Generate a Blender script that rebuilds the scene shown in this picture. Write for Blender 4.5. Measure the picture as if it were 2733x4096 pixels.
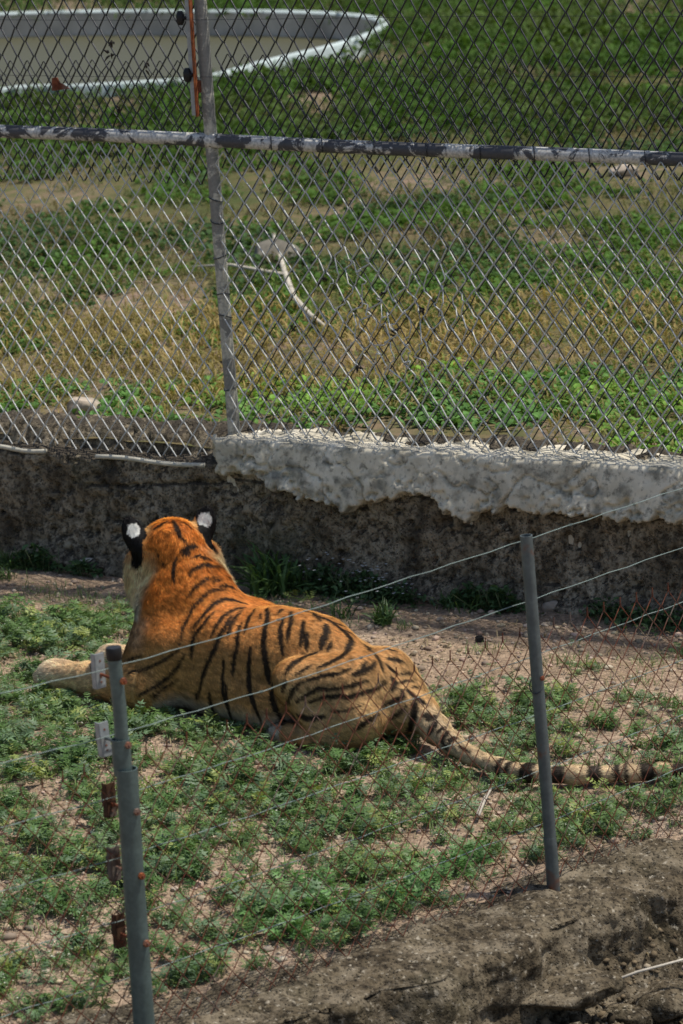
import bpy, math, random
import numpy as np
rng = np.random.default_rng(7)
random.seed(7)
for o in list(bpy.data.objects): bpy.data.objects.remove(o)
scene = bpy.context.scene
COL = scene.collection

# ------------------------------------------------------------------ camera
PW, PH, FPX = 2733, 4096, 15000.0          # photograph size and focal length in its pixels
CAM = np.array([0.0, 0.0, 4.8])
PITCH, ROLL = math.radians(13.5), math.radians(3.3)
FW = np.array([0, math.cos(PITCH), -math.sin(PITCH)])
R0 = np.array([1.0, 0, 0]); U0 = np.array([0, math.sin(PITCH), math.cos(PITCH)])
CU = U0*math.cos(ROLL) + R0*math.sin(ROLL)
CR = R0*math.cos(ROLL) - U0*math.sin(ROLL)
import mathutils
cam = bpy.data.cameras.new('camera'); camo = bpy.data.objects.new('camera', cam); COL.objects.link(camo)
camo.matrix_world = mathutils.Matrix(((CR[0], CU[0], -FW[0], CAM[0]), (CR[1], CU[1], -FW[1], CAM[1]), (CR[2], CU[2], -FW[2], CAM[2]), (0, 0, 0, 1)))
cam.sensor_fit = 'VERTICAL'; cam.sensor_height = 24.0; cam.sensor_width = 16.0
cam.lens = FPX/PH*24.0
cam.clip_end = 3000; cam.clip_start = 0.1
cam.dof.use_dof = True; cam.dof.focus_distance = 16.4; cam.dof.aperture_fstop = 3.0
scene.camera = camo
scene.render.resolution_x, scene.render.resolution_y = 683, 1024

# ------------------------------------------------------------------ light
SUN_EL, SUN_AZ = math.radians(67), math.radians(6)      # azimuth from +X towards +Y
sdir = np.array([math.cos(SUN_EL)*math.cos(SUN_AZ), math.cos(SUN_EL)*math.sin(SUN_AZ), math.sin(SUN_EL)])
w = bpy.data.worlds.new('World'); scene.world = w; w.use_nodes = True
nt = w.node_tree; bg = nt.nodes['Background']
sky = nt.nodes.new('ShaderNodeTexSky'); sky.sky_type = 'NISHITA'; sky.sun_disc = False
sky.sun_elevation = SUN_EL; sky.sun_rotation = math.pi/2 - SUN_AZ
sky.air_density = 1.0; sky.dust_density = 1.5; sky.ozone_density = 1.0
nt.links.new(sky.outputs[0], bg.inputs[0]); bg.inputs[1].default_value = 0.115
sl = bpy.data.lights.new('sun', 'SUN'); so = bpy.data.objects.new('sun', sl); COL.objects.link(so)
sl.energy = 4.4; sl.angle = math.radians(0.6); sl.color = (1.0, 0.94, 0.84)
so.rotation_euler = mathutils.Vector(sdir).to_track_quat('Z', 'Y').to_euler(); so.location = (6, 16, 14)
scene.view_settings.view_transform = 'Standard'; scene.view_settings.look = 'None'
scene.view_settings.exposure = 0.06; scene.view_settings.gamma = 1.0
scene.view_settings.use_curve_mapping = False
scene.render.engine = 'CYCLES'

# ------------------------------------------------------------------ pixel helpers
def ray(x, y):
    d = FW*FPX + CR*(x-PW/2) - CU*(y-PH/2); return d/np.linalg.norm(d)
def atz(x, y, z=0.0):
    d = ray(x, y); return CAM + d*((z-CAM[2])/d[2])
def onpl(x, y, p, n):
    d = ray(x, y); n = np.array(n, float); return CAM + d*(np.dot(np.array(p)-CAM, n)/np.dot(d, n))

# ------------------------------------------------------------------ noise
def _hash(ix, iy, iz, seed):
    n = (ix.astype(np.int64)*374761393 + iy.astype(np.int64)*668265263 + iz.astype(np.int64)*2147483647 + seed*1274126177) & 0x7fffffff
    n = ((n ^ (n >> 13))*1274126177) & 0x7fffffff
    n = (n ^ (n >> 16)) & 0xffff
    return n/65535.0
def vnoise(x, y, z=0.0, seed=0):
    x, y, z = np.broadcast_arrays(np.asarray(x, float), np.asarray(y, float), np.asarray(z, float))
    ix, iy, iz = np.floor(x), np.floor(y), np.floor(z)
    fx, fy, fz = x-ix, y-iy, z-iz
    fx, fy, fz = (f*f*(3-2*f) for f in (fx, fy, fz))
    r = 0
    for a in (0, 1):
        for b in (0, 1):
            for c in (0, 1):
                r = r + _hash(ix+a, iy+b, iz+c, seed)*np.where(a, fx, 1-fx)*np.where(b, fy, 1-fy)*np.where(c, fz, 1-fz)
    return r
def fbm(x, y, z=0.0, oct=4, seed=0, gain=.5):
    s, a, t, f = 0, 1.0, 0, 1.0
    for i in range(oct):
        s = s + a*vnoise(np.asarray(x)*f, np.asarray(y)*f, np.asarray(z)*f, seed+i*17); t += a; a *= gain; f *= 2.03
    return s/t
def sstep(a, b, x):
    t = np.clip((x-a)/(b-a), 0, 1); return t*t*(3-2*t)

# ------------------------------------------------------------------ mesh helpers
def tag(o, label=None, cat=None, group=None, kind=None):
    if label: o['label'] = label
    if cat: o['category'] = cat
    if group: o['group'] = group
    if kind: o['kind'] = kind
    return o
def empty(name, loc=(0, 0, 0)):
    o = bpy.data.objects.new(name, None); o.location = loc; o.empty_display_size = .1; COL.objects.link(o); return o
def link(name, me, mat=None, parent=None, smooth=False):
    if mat is not None: me.materials.append(mat)
    if smooth: me.polygons.foreach_set('use_smooth', np.ones(len(me.polygons), bool))
    o = bpy.data.objects.new(name, me); COL.objects.link(o)
    if parent is not None:
        o.parent = parent
        o.matrix_parent_inverse = mathutils.Matrix.Translation(parent.location).inverted() if parent.parent is None else mathutils.Matrix.Identity(4)
    return o
def arr_mesh(name, V, F, col=None, nor=None):
    """V (n,3); F (m,3) or (m,4) int array; col per-vertex rgb"""
    V = np.asarray(V, np.float32); F = np.asarray(F, np.int32)
    me = bpy.data.meshes.new(name); k = F.shape[1]
    me.vertices.add(len(V)); me.vertices.foreach_set('co', V.ravel())
    me.loops.add(F.size); me.loops.foreach_set('vertex_index', F.ravel())
    me.polygons.add(len(F)); me.polygons.foreach_set('loop_start', np.arange(0, F.size, k, dtype=np.int32))
    me.update(calc_edges=True)
    if col is not None:
        a = me.color_attributes.new('Col', 'FLOAT_COLOR', 'POINT')
        c = np.ones((len(V), 4), np.float32); c[:, :3] = col; a.data.foreach_set('color', c.ravel())
    if nor is not None:
        a = me.attributes.new('snor', 'FLOAT_VECTOR', 'POINT'); a.data.foreach_set('vector', np.asarray(nor, np.float32).ravel())
    return me
class MB:
    def __init__(self): self.V, self.F, self.n = [], [], 0
    def add(self, V, F):
        self.V.append(np.asarray(V, float)); self.F += [tuple(int(i)+self.n for i in f) for f in F]; self.n += len(V); return self
    def tube(self, path, r, sides=8, caps=True, ref=None, squash=None):
        P = np.asarray(path, float); n = len(P); r = np.broadcast_to(np.asarray(r, float), (n,))
        T = np.gradient(P, axis=0) if n > 2 else np.tile(P[1]-P[0], (n, 1))
        T /= np.linalg.norm(T, axis=1, keepdims=True)+1e-12
        if ref is None: ref = np.array([0, 0, 1.]) if abs(T[:, 2]).mean() < .8 else np.array([1., 0, 0])
        a = np.cross(T, ref); a /= np.linalg.norm(a, axis=1, keepdims=True)+1e-12
        b = np.cross(T, a)
        th = np.arange(sides)*2*math.pi/sides
        V = P[:, None] + r[:, None, None]*(np.cos(th)[None, :, None]*a[:, None] + np.sin(th)[None, :, None]*b[:, None])
        F = []
        for i in range(n-1):
            for j in range(sides):
                k = (j+1) % sides
                F.append((i*sides+j, i*sides+k, (i+1)*sides+k, (i+1)*sides+j))
        if caps: F.append(tuple(range(sides))[::-1]); F.append(tuple((n-1)*sides+j for j in range(sides)))
        return self.add(V.reshape(-1, 3), F)
    def pipe(self, path, ro, ri, sides=20, depth=.12):
        """open-topped tube: outer wall, rim, inner wall going down"""
        P = np.asarray(path, float); top = P[-1]; d = (P[-1]-P[0]); d /= np.linalg.norm(d)
        self.tube(np.vstack([P]), ro, sides, caps=False)
        ref = np.array([0, 0, 1.]) if abs(d[2]) < .8 else np.array([1., 0, 0])
        a = np.cross(d, ref); a /= np.linalg.norm(a); b = np.cross(d, a)
        th = np.arange(sides)*2*math.pi/sides; c = np.cos(th)[:, None]*a+np.sin(th)[:, None]*b
        V = np.vstack([top+c*ro, top+c*ri, top-d*depth+c*ri]); F = []
        for j in range(sides):
            k = (j+1) % sides
            F += [(j, k, sides+k, sides+j), (sides+j, sides+k, 2*sides+k, 2*sides+j)]
        F.append(tuple(2*sides+j for j in range(sides)))
        return self.add(V, F)
    def box(self, c, ax, half):
        c = np.array(c, float); ax = np.array(ax, float)
        V = [c+ax[0]*sx*half[0]+ax[1]*sy*half[1]+ax[2]*sz*half[2] for sx in (-1, 1) for sy in (-1, 1) for sz in (-1, 1)]
        return self.add(V, [(0, 1, 3, 2), (4, 6, 7, 5), (0, 4, 5, 1), (2, 3, 7, 6), (0, 2, 6, 4), (1, 5, 7, 3)])
    def build(self, name, mat=None, parent=None, smooth=False, bevel=0):
        me = bpy.data.meshes.new(name); me.from_pydata(np.vstack(self.V).tolist(), [], self.F); me.update()
        o = link(name, me, mat, parent, smooth)
        if bevel:
            m = o.modifiers.new('bevel', 'BEVEL'); m.width = bevel; m.segments = 2
        return o
def autosmooth(o, ang=40):
    me = o.data; me.polygons.foreach_set('use_smooth', np.ones(len(me.polygons), bool))
    import bmesh
    bm = bmesh.new(); bm.from_mesh(me)
    for e in bm.edges:
        if len(e.link_faces) == 2 and e.calc_face_angle(0) > math.radians(ang): e.smooth = False
    bm.to_mesh(me); bm.free(); return o
def grid_faces(nu, nv):
    i = np.arange(nu-1)[:, None]*nv+np.arange(nv-1)[None, :]
    return np.stack([i, i+nv, i+nv+1, i+1], -1).reshape(-1, 4)

# ------------------------------------------------------------------ materials
class NT:
    def __init__(self, name):
        self.m = bpy.data.materials.new(name); self.m.use_nodes = True; self.t = self.m.node_tree; self.N = self.t.nodes
        self.b = self.N['Principled BSDF']; self.out = self.N['Material Output']
    def n(self, typ, **kw):
        x = self.N.new('ShaderNode'+typ)
        for k, v in kw.items():
            if k in x.inputs: x.inputs[k].default_value = v
            else: setattr(x, k, v)
        return x
    def l(self, a, b): self.t.links.new(a, b)
    def pos(self):
        return self.n('NewGeometry').outputs['Position']
    def noise(self, scale, detail=4, rough=.55, vec=None, dist=0.0):
        x = self.n('TexNoise'); x.inputs['Scale'].default_value = scale; x.inputs['Detail'].default_value = detail
        x.inputs['Roughness'].default_value = rough; x.inputs['Distortion'].default_value = dist
        self.l(vec if vec is not None else self.pos(), x.inputs['Vector']); return x.outputs['Fac']
    def voro(self, scale, feature='F1', out='Distance', vec=None):
        x = self.n('TexVoronoi'); x.feature = feature; x.inputs['Scale'].default_value = scale
        self.l(vec if vec is not None else self.pos(), x.inputs['Vector']); return x.outputs[out]
    def ramp(self, fac, stops):
        x = self.n('ValToRGB'); e = x.color_ramp.elements
        while len(e) < len(stops): e.new(.5)
        for k, (p, c) in zip(e, stops):
            k.position = p; k.color = (c, c, c, 1) if not hasattr(c, '__len__') else (*c, 1)
        self.l(fac, x.inputs[0]); return x.outputs[0]
    def mix(self, fac, a, b, mode='MIX'):
        x = self.n('MixRGB'); x.blend_type = mode
        for s, v in ((0, fac), (1, a), (2, b)):
            if isinstance(v, (int, float)): x.inputs[s].default_value = v
            elif isinstance(v, tuple): x.inputs[s].default_value = (*v, 1)
            else: self.l(v, x.inputs[s])
        return x.outputs[0]
    def math(self, op, a, b=None):
        x = self.n('Math'); x.operation = op
        for s, v in ((0, a), (1, b)):
            if v is None: continue
            if isinstance(v, (int, float)): x.inputs[s].default_value = v
            else: self.l(v, x.inputs[s])
        return x.outputs[0]
    def scalevec(self, s, vec=None):
        x = self.n('VectorMath'); x.operation = 'MULTIPLY'; x.inputs[1].default_value = s
        self.l(vec if vec is not None else self.pos(), x.inputs[0]); return x.outputs[0]
    def fin(self, color, rough=.8, metal=0.0, bump=None, bstr=.4, bdist=.01, spec=.3):
        b = self.b
        if isinstance(color, tuple): b.inputs['Base Color'].default_value = (*color, 1)
        else: self.l(color, b.inputs['Base Color'])
        for k, v in (('Roughness', rough), ('Metallic', metal)):
            if isinstance(v, (int, float)): b.inputs[k].default_value = v
            else: self.l(v, b.inputs[k])
        b.inputs['Specular IOR Level'].default_value = spec
        if bump is not None:
            x = self.n('Bump'); x.inputs['Strength'].default_value = bstr; x.inputs['Distance'].default_value = bdist
            self.l(bump, x.inputs['Height']); self.l(x.outputs[0], b.inputs['Normal'])
        return self.m

def m_dirt():
    t = NT('dirt'); a = t.noise(2.2, 5, .6); b = t.noise(38, 4, .6); c = t.voro(85)
    col = t.ramp(a, [(.3, (.30, .212, .142)), (.5, (.40, .295, .207)), (.72, (.48, .37, .272))])
    col = t.mix(t.ramp(b, [(.38, 0.0), (.62, .8)]), col, (.16, .115, .08))
    col = t.mix(t.ramp(c, [(.08, .9), (.2, 0.0)]), col, (.40, .34, .27))
    h = t.mix(.5, b, t.ramp(c, [(0.0, 1.0), (.3, 0.0)]))
    return t.fin(col, .95, bump=h, bstr=1.0, bdist=.028, spec=.1)
def m_field():
    t = NT('field_soil'); a = t.noise(.55, 4, .6, t.scalevec((1, .55, 1))); b = t.noise(9, 4)
    col = t.ramp(a, [(.32, (.045, .06, .018)), (.46, (.13, .105, .05)), (.6, (.21, .15, .105)), (.75, (.26, .19, .14))])
    col = t.mix(t.ramp(b, [(.4, 0.0), (.65, .8)]), col, (.065, .085, .028))
    return t.fin(col, .95, bump=b, bstr=.8, bdist=.05, spec=.1)
def m_concrete(name, k=1.0):
    t = NT(name); a = t.noise(3.2, 6, .62); b = t.noise(30, 5, .65); c = t.voro(70); st = t.noise(5, 4, .6, t.scalevec((1.6, 1.6, .45)))
    col = t.ramp(a, [(.30, (.085, .066, .044)), (.45, (.25, .205, .142)), (.6, (.34, .285, .205)), (.78, (.46, .405, .30))])
    col = t.mix(t.ramp(b, [(.38, .9), (.56, 0.0)]), col, (.040, .032, .022))
    col = t.mix(t.ramp(st, [(.52, 0.0), (.68, .85)]), col, (.045, .037, .027))
    col = t.mix(t.ramp(t.noise(1.7, 3), [(.55, 0.0), (.75, .45)]), col, (.07, .075, .04))
    col = t.mix(t.ramp(c, [(.06, .75), (.16, 0.0)]), col, (.42, .39, .33))
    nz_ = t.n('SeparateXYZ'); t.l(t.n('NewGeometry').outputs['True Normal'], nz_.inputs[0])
    if k == 1: col = t.mix(t.ramp(nz_.outputs[2], [(.45, 0.0), (.8, .85)]), col, (.045, .038, .030))     # upward faces, top crust included, mixed darker
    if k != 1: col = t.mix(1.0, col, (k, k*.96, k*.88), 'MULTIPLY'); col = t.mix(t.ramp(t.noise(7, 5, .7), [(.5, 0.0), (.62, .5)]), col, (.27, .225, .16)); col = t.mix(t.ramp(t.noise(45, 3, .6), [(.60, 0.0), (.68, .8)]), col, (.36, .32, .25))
    h = t.mix(.55, b, t.ramp(c, [(0.0, 1.0), (.35, 0.0)]))
    return t.fin(col, .92, bump=h, bstr=1.0, bdist=.03, spec=.15)
def m_plaster():
    t = NT('grey_cement_render'); a = t.noise(4.5, 5, .6); b = t.noise(34, 5, .65); c = t.noise(11, 4)
    col = t.ramp(a, [(.28, (.40, .355, .26)), (.5, (.63, .57, .44)), (.7, (.72, .665, .54))])
    col = t.mix(t.ramp(c, [(.34, .75), (.5, 0.0)]), col, (.15, .145, .115))
    col = t.mix(t.ramp(b, [(.35, .7), (.48, 0.0)]), col, (.12, .112, .09))
    return t.fin(col, .93, bump=t.mix(.5, b, c), bstr=.35, bdist=.010, spec=.15)
def m_galv(name, base=(.34, .40, .39), rust=.0, metal=.55, rough=.45):
    t = NT(name); a = t.noise(14, 5, .6); b = t.noise(60, 3); d = t.noise(3.5, 4, .6)
    col = t.mix(t.ramp(a, [(.35, .0), (.65, 1.0)]), tuple(v*.72 for v in base), base)
    col = t.mix(t.ramp(b, [(.4, .35), (.6, 0.0)]), col, tuple(v*.5 for v in base))
    if rust: 
        r = t.ramp(d, [(1-rust, 0.0), (1.06-rust, 1.0)])
        col = t.mix(r, col, (.16, .055, .022))
    return t.fin(col, rough, metal, bump=b, bstr=.15, bdist=.002, spec=.4)
def m_rust(name='rust', base=(.17, .052, .026)):
    t = NT(name); a = t.noise(30, 4); b = t.noise(9, 4)
    col = t.ramp(a, [(.3, tuple(v*.45 for v in base)), (.55, base), (.75, (base[0]*1.5, base[1]*1.7, base[2]*1.6))])
    col = t.mix(t.ramp(b, [(.52, 0.0), (.66, .75)]), col, (.16, .14, .12))
    return t.fin(col, .85, 0.0, bump=a, bstr=.4, bdist=.002, spec=.2)
def m_peel(name, dark=(.075, .076, .082), light=(.58, .57, .53), thr=.52, up=True):
    t = NT(name); a = t.noise(6.5, 7, .68, dist=.5); b = t.noise(70, 3)
    f = t.ramp(a, [(thr-.015, 0.0), (thr+.015, 1.0)])
    col = t.mix(f, dark, light)
    col = t.mix(t.ramp(b, [(.4, .4), (.58, 0.0)]), col, tuple(v*.6 for v in dark))
    return t.fin(col, .62, .15, bump=f, bstr=.35, bdist=.003, spec=.35)
def m_plain(name, c, rough=.7, metal=0.0, var=.25, sc=25, spec=.3):
    t = NT(name); a = t.noise(sc, 4)
    col = t.mix(t.ramp(a, [(.3, 0.0), (.7, 1.0)]), tuple(v*(1-var) for v in c), tuple(min(v*(1+var), 1) for v in c))
    return t.fin(col, rough, metal, bump=a, bstr=.2, bdist=.004, spec=spec)
def m_leaf(name, trans=.28, rough=.5, spec=.35):
    t = NT(name); c = t.n('VertexColor'); c.layer_name = 'Col'
    t.l(c.outputs[0], t.b.inputs['Base Color']); t.b.inputs['Roughness'].default_value = rough; t.b.inputs['Specular IOR Level'].default_value = spec
    tr = t.n('BsdfTranslucent'); t.l(t.mix(1.0, c.outputs[0], (1.0, 1.0, .55), 'MULTIPLY'), tr.inputs[0])
    mx = t.n('MixShader'); mx.inputs[0].default_value = trans
    t.l(t.b.outputs[0], mx.inputs[1]); t.l(tr.outputs[0], mx.inputs[2]); t.l(mx.outputs[0], t.out.inputs[0]); return t.m
def m_fur(name):
    t = NT(name); c = t.n('VertexColor'); c.layer_name = 'Col'
    at = t.n('Attribute'); at.attribute_name = 'snor'
    vt = t.n('VectorTransform'); vt.vector_type = 'NORMAL'; vt.convert_from = 'OBJECT'; vt.convert_to = 'WORLD'
    t.l(at.outputs['Vector'], vt.inputs[0])
    t.l(c.outputs[0], t.b.inputs['Base Color']); t.b.inputs['Roughness'].default_value = .6; t.b.inputs['Specular IOR Level'].default_value = .18
    t.l(vt.outputs[0], t.b.inputs['Normal'])
    tr = t.n('BsdfTranslucent'); t.l(c.outputs[0], tr.inputs[0]); 
    mx = t.n('MixShader'); mx.inputs[0].default_value = .25
    t.l(t.b.outputs[0], mx.inputs[1]); t.l(tr.outputs[0], mx.inputs[2]); t.l(mx.outputs[0], t.out.inputs[0]); return t.m
def m_vcol(name, rough=.8, spec=.2, bump=0):
    t = NT(name); c = t.n('VertexColor'); c.layer_name = 'Col'
    h = t.noise(60, 4) if bump else None
    return t.fin(c.outputs[0], rough, 0.0, bump=h, bstr=bump, bdist=.006, spec=spec)
def m_water():
    t = NT('pond_water'); a = t.noise(2.5, 3)
    m = t.fin((.07, .068, .036), .55, 0.0, bump=a, bstr=.08, bdist=.02, spec=.25); return m
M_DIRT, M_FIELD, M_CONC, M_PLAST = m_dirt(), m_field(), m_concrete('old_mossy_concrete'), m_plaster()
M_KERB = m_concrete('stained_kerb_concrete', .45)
M_GALV = m_galv('galvanized_pipe', (.115, .16, .152), 0, .3, .5); M_GALV2 = m_galv('galvanized_pipe_spotted', (.125, .15, .152), .42, .3, .5)
M_MESH = m_galv('galvanized_wire', (.62, .63, .61), .26, .15, .45); M_MESHOLD = m_galv('weathered_wire', (.042, .044, .050), .3, .4, .40)
M_RMESH = m_rust('rusty_wire', (.135, .045, .026)); M_RUST = m_rust(); M_RUSTRED = m_rust('red_rust', (.24, .07, .025))
M_EWIRE = m_galv('fence_strand', (.24, .31, .29), 0, .3, .5)
M_RAIL = m_peel('peeling_rail_paint', thr=.50); M_POST = m_peel('peeling_post_paint', (.24, .235, .215), (.52, .50, .42), thr=.52)
M_ALU = m_plain('weathered_aluminium', (.30, .33, .34), .45, .3, .2, 40); M_BLACK = m_plain('black_plastic', (.012, .012, .013), .5, 0, .3)
M_DARKPLATE = m_rust('dark_rust_plate', (.07, .035, .02))
M_STONE = m_plain('pale_stone', (.36, .30, .235), .9, 0, .35, 18); M_ROCK = m_plain('grey_rock', (.17, .155, .125), .92, 0, .4, 14)
M_PVC = m_plain('aged_white_pipe', (.50, .47, .38), .5, 0, .18, 20); M_RIM = m_plain('painted_pond_rim', (.44, .51, .50), .6, 0, .2, 3)
M_PONDWALL = m_plain('pond_wall_cement', (.50, .43, .35), .9, 0, .3, 2.5); M_WATER = m_water()
M_LEAF = m_leaf('leaf'); M_FLEAF = m_leaf('field_leaf', .32, .8, .08); M_GRASS = m_leaf('grass_blade', .3); M_FUR = m_fur('tiger_fur'); M_SKIN = m_vcol('tiger_coat', .75, .15)
M_PEB = m_vcol('pebble', .9, .15, .3); M_WOOD = m_plain('bleached_wood', (.46, .42, .35), .85, 0, .25, 30)

# ================================================================== SETTING
WA = atz(0, 2240); WB = atz(2733, 2470)
WD = (WB-WA)/np.linalg.norm(WB-WA); WN = np.cross(WD, [0, 0, 1.])         # along the back wall; towards the camera side
EDGE = np.array([(-9, 8.7), (-4, 11.0), (-1.6, 12.28), (-.788, 12.70), (-.247, 13.0), (-.022, 13.14), (.297, 13.44), (.443, 13.62), (.868, 13.98), (1.273, 14.2), (2.2, 14.75), (4, 15.7), (9, 18.5)])
def ye(x): return np.interp(x, EDGE[:, 0], EDGE[:, 1])
def swall(x, y): return (np.asarray(x)-WA[0])*WN[0] + (np.asarray(y)-WA[1])*WN[1]      # distance in front of the wall
def gz(x, y):
    x = np.asarray(x, float); y = np.asarray(y, float)
    z = (fbm(x*1.3, y*1.3, 0, 3, 3)-.5)*.05 + (fbm(x*7, y*7, 0, 3, 5)-.5)*.028
    s = ye(x)-y
    z = z*sstep(0, .25, np.abs(s)+.05) - .02
    drop = -.10*sstep(-.02, .2, s) - .30*sstep(.35, .75, s) - .22*sstep(.8, 2.5, s)
    rub = (fbm(x*4, y*4, 0, 4, 9)-.5)*.22*sstep(.5, 1.0, s)
    z = z + drop + rub
    return z
def nonuni(lo, hi, c0, c1, fine, coarse):
    a = np.arange(c0, c1+fine, fine); out = [a]
    def ext(st, en, sg):
        v, step, o = st, fine, []
        while (v-en)*sg < 0:
            step = min(step*1.35, coarse); v += sg*step; o.append(v)
        return np.array(o)
    L = ext(c0, lo, -1)[::-1]; Rr = ext(a[-1], hi, 1)
    return np.concatenate([L, a, Rr])
xs = nonuni(-60, 60, -2.4, 2.4, .03, 4); ys = nonuni(-40, 20.3, 11.5, 20.3, .03, 3)
X, Y = np.meshgrid(xs, ys, indexing='ij')
# the yard sheet stops inside the back wall
Z = gz(X, Y); sw = swall(X, Y); Z = np.where(sw < -.25, -.6, Z); Z = Z-.22*sstep(.42, .62, ye(X)-Y)*sstep(3.0, 2.4, ye(X)-Y)
me = arr_mesh('ground', np.stack([X, Y, Z], -1).reshape(-1, 3), grid_faces(len(xs), len(ys)))
tag(link('ground', me, M_DIRT, smooth=True), kind='structure')
# field behind the wall
def fz(x, y):
    b = -swall(x, y)
    return .70 + .005*np.maximum(b-2, 0) + (fbm(np.asarray(x)*.9, np.asarray(y)*.9, 0, 3, 21)-.5)*.10*sstep(.2, 1.5, b) + (fbm(np.asarray(x)*5, np.asarray(y)*5, 0, 2, 23)-.5)*.04 - .03
us = nonuni(-70, 80, -2, 6.5, .07, 5); bs = nonuni(.10, 260, .10, 9, .07, 5)
Ug, Bg = np.meshgrid(us, bs, indexing='ij')
Px = WA[0]+WD[0]*Ug-WN[0]*Bg; Py = WA[1]+WD[1]*Ug-WN[1]*Bg
PONDC = np.array([-4.3, 37.9]);
# pond outline on the field: traced on the ground, continued out of the frame
POND = [atz(0, 352, .85)[:2], atz(330, 338, .85)[:2], atz(800, 305, .85)[:2], atz(1080, 238, .85)[:2], atz(1400, 160, .85)[:2], atz(1545, 95, .85)[:2], atz(1480, 62, .85)[:2], atz(1250, 44, .85)[:2], atz(800, 38, .85)[:2], atz(0, 50, .85)[:2], (-6.2, 39.6), (-8.5, 38.2), (-9.2, 36.0), (-8.2, 33.6), (-6.0, 32.4), (-4.2, 32.0)]
POND = np.array(POND)
def catmull(P, k=8):
    n = len(P); o = []
    for i in range(n):
        p0, p1, p2, p3 = P[i-1], P[i], P[(i+1) % n], P[(i+2) % n]
        for t in np.arange(k)/k:
            o.append(.5*((2*p1)+(-p0+p2)*t+(2*p0-5*p1+4*p2-p3)*t*t+(-p0+3*p1-3*p2+p3)*t**3))
    return np.array(o)
PC = catmull(POND)
def inpond(x, y):
    r = np.zeros(np.shape(x), bool); n = len(PC)
    for i in range(n):
        (x0, y0), (x1, y1) = PC[i-1], PC[i]
        c = ((y0 > y) != (y1 > y)) & (x < (x1-x0)*(y-y0)/(y1-y0+1e-12)+x0); r ^= c
    return r
Zf = fz(Px, Py); Zf = np.where(inpond(Px, Py), Zf-.9, Zf)
me = arr_mesh('field', np.stack([Px, Py, Zf], -1).reshape(-1, 3), grid_faces(len(us), len(bs)))
tag(link('field', me, M_FIELD, smooth=True), kind='structure')
# pond: rim, wall and water
nP = len(PC); tn = np.roll(PC, -1, 0)-np.roll(PC, 1, 0); tn /= np.linalg.norm(tn, axis=1, keepdims=True)
inw = np.stack([-tn[:, 1], tn[:, 0]], 1)
if not inpond(np.array([PC[0][0]+inw[0][0]*.3]), np.array([PC[0][1]+inw[0][1]*.3]))[0]: inw = -inw
zr = .85
prof = [(-.02, zr-.42), (-.02, zr-.02), (-.01, zr), (.06, zr), (.075, zr-.02)]
V = np.concatenate([np.c_[PC+inw*a, np.full(nP, z)] for a, z in prof]); F = []
for q in range(len(prof)-1):
    for j in range(nP):
        k = (j+1) % nP; F.append((q*nP+j, q*nP+k, (q+1)*nP+k, (q+1)*nP+j))
pond = empty('pond_basin', (float(PC[:, 0].mean()), float(PC[:, 1].mean()), .7))
tag(pond, 'shallow pond basin with a pale painted rim on the grass beyond the tall fence', 'pond')
MB().add(V, F).build('rim', M_RIM, pond, True)
prof = [(.073, zr-.022), (.085, zr-.62)]
V = np.concatenate([np.c_[PC+inw*a, np.full(nP, z)] for a, z in prof]); F = [(j, (j+1) % nP, nP+(j+1) % nP, nP+j) for j in range(nP)]
MB().add(V, F).build('basin_wall', M_PONDWALL, pond, True)
V = np.c_[PC+inw*.074, np.full(nP, zr-.26)]
wo = MB().add(V, [tuple(range(nP))]).build('water', M_WATER); tag(wo, kind='structure')

# ------------------------------------------------------------------ back wall
def WP(u, b, z):  # u along, b behind the front face, z up
    u, b, z = np.broadcast_arrays(np.asarray(u, float), np.asarray(b, float), np.asarray(z, float))
    return np.stack([WA[0]+WD[0]*u-WN[0]*b, WA[1]+WD[1]*u-WN[1]*b, z], -1)
wall = empty('concrete_wall', tuple(WP(1.9, .15, 0)))
tag(wall, 'low dark weathered concrete wall under the tall chain-link fence', 'wall')
uu = np.concatenate([np.arange(-9, -1, .1), np.arange(-1, 5.6, .011), np.arange(5.6, 12, .1)])
# profile: front face up, rounded lip, sloping top, back down
pv = [(.0, z) for z in np.arange(-.12, .585, .011)] + [(.006, .592), (.018, .603)] + [(b, .603+(b-.018)*.42) for b in np.arange(.03, .24, .012)] + [(.26, .66), (.27, .5), (.27, -.1)]
pb = np.array([p[0] for p in pv]); pz = np.array([p[1] for p in pv])
Ug, Bb = np.meshgrid(uu, pb, indexing='ij'); _, Zz = np.meshgrid(uu, pz, indexing='ij')
dis = (fbm(Ug*3.5, Zz*3.5+Bb*3, 0, 4, 31)-.5)*.075 + (fbm(Ug*16, Zz*16+Bb*9, 0, 3, 33)-.5)*.045
pits = np.clip(fbm(Ug*26, Zz*26, 0, 2, 35)-.60, 0, 1)*.13
dis = dis - pits
crack = np.abs(Zz-(.50+.035*(fbm(Ug*3, 0, 0, 3, 41)-.5)*2-.03*np.sin(Ug*2.2)))      # ragged horizontal cold joint
dis = dis - .022*np.exp(-(crack/.009)**2)*(Zz < .58)*(vnoise(Ug*2.5, 0, 0, 44) > .35)
foot = .05*sstep(.12, -.05, Zz)
B2 = Bb - dis*(Bb < .25) - foot*(Bb < .05); Z2 = Zz + (fbm(Ug*6, Bb*6, 0, 3, 37)-.5)*.05*(Bb > .004)*(Bb < .26)
crust = sstep(.08, .13, Bb)*(Bb < .25)*(.05+.05*fbm(Ug*14, Bb*14, 0, 3, 39))*sstep(.30, .5, vnoise(Ug*1.6, 0, 0, 40)+.2)
Z2 = Z2 + crust
V = WP(Ug, B2, Z2).reshape(-1, 3)
o = link('wall_body', arr_mesh('wall_body', V, grid_faces(len(uu), len(pv))), M_CONC, wall, True)
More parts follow.
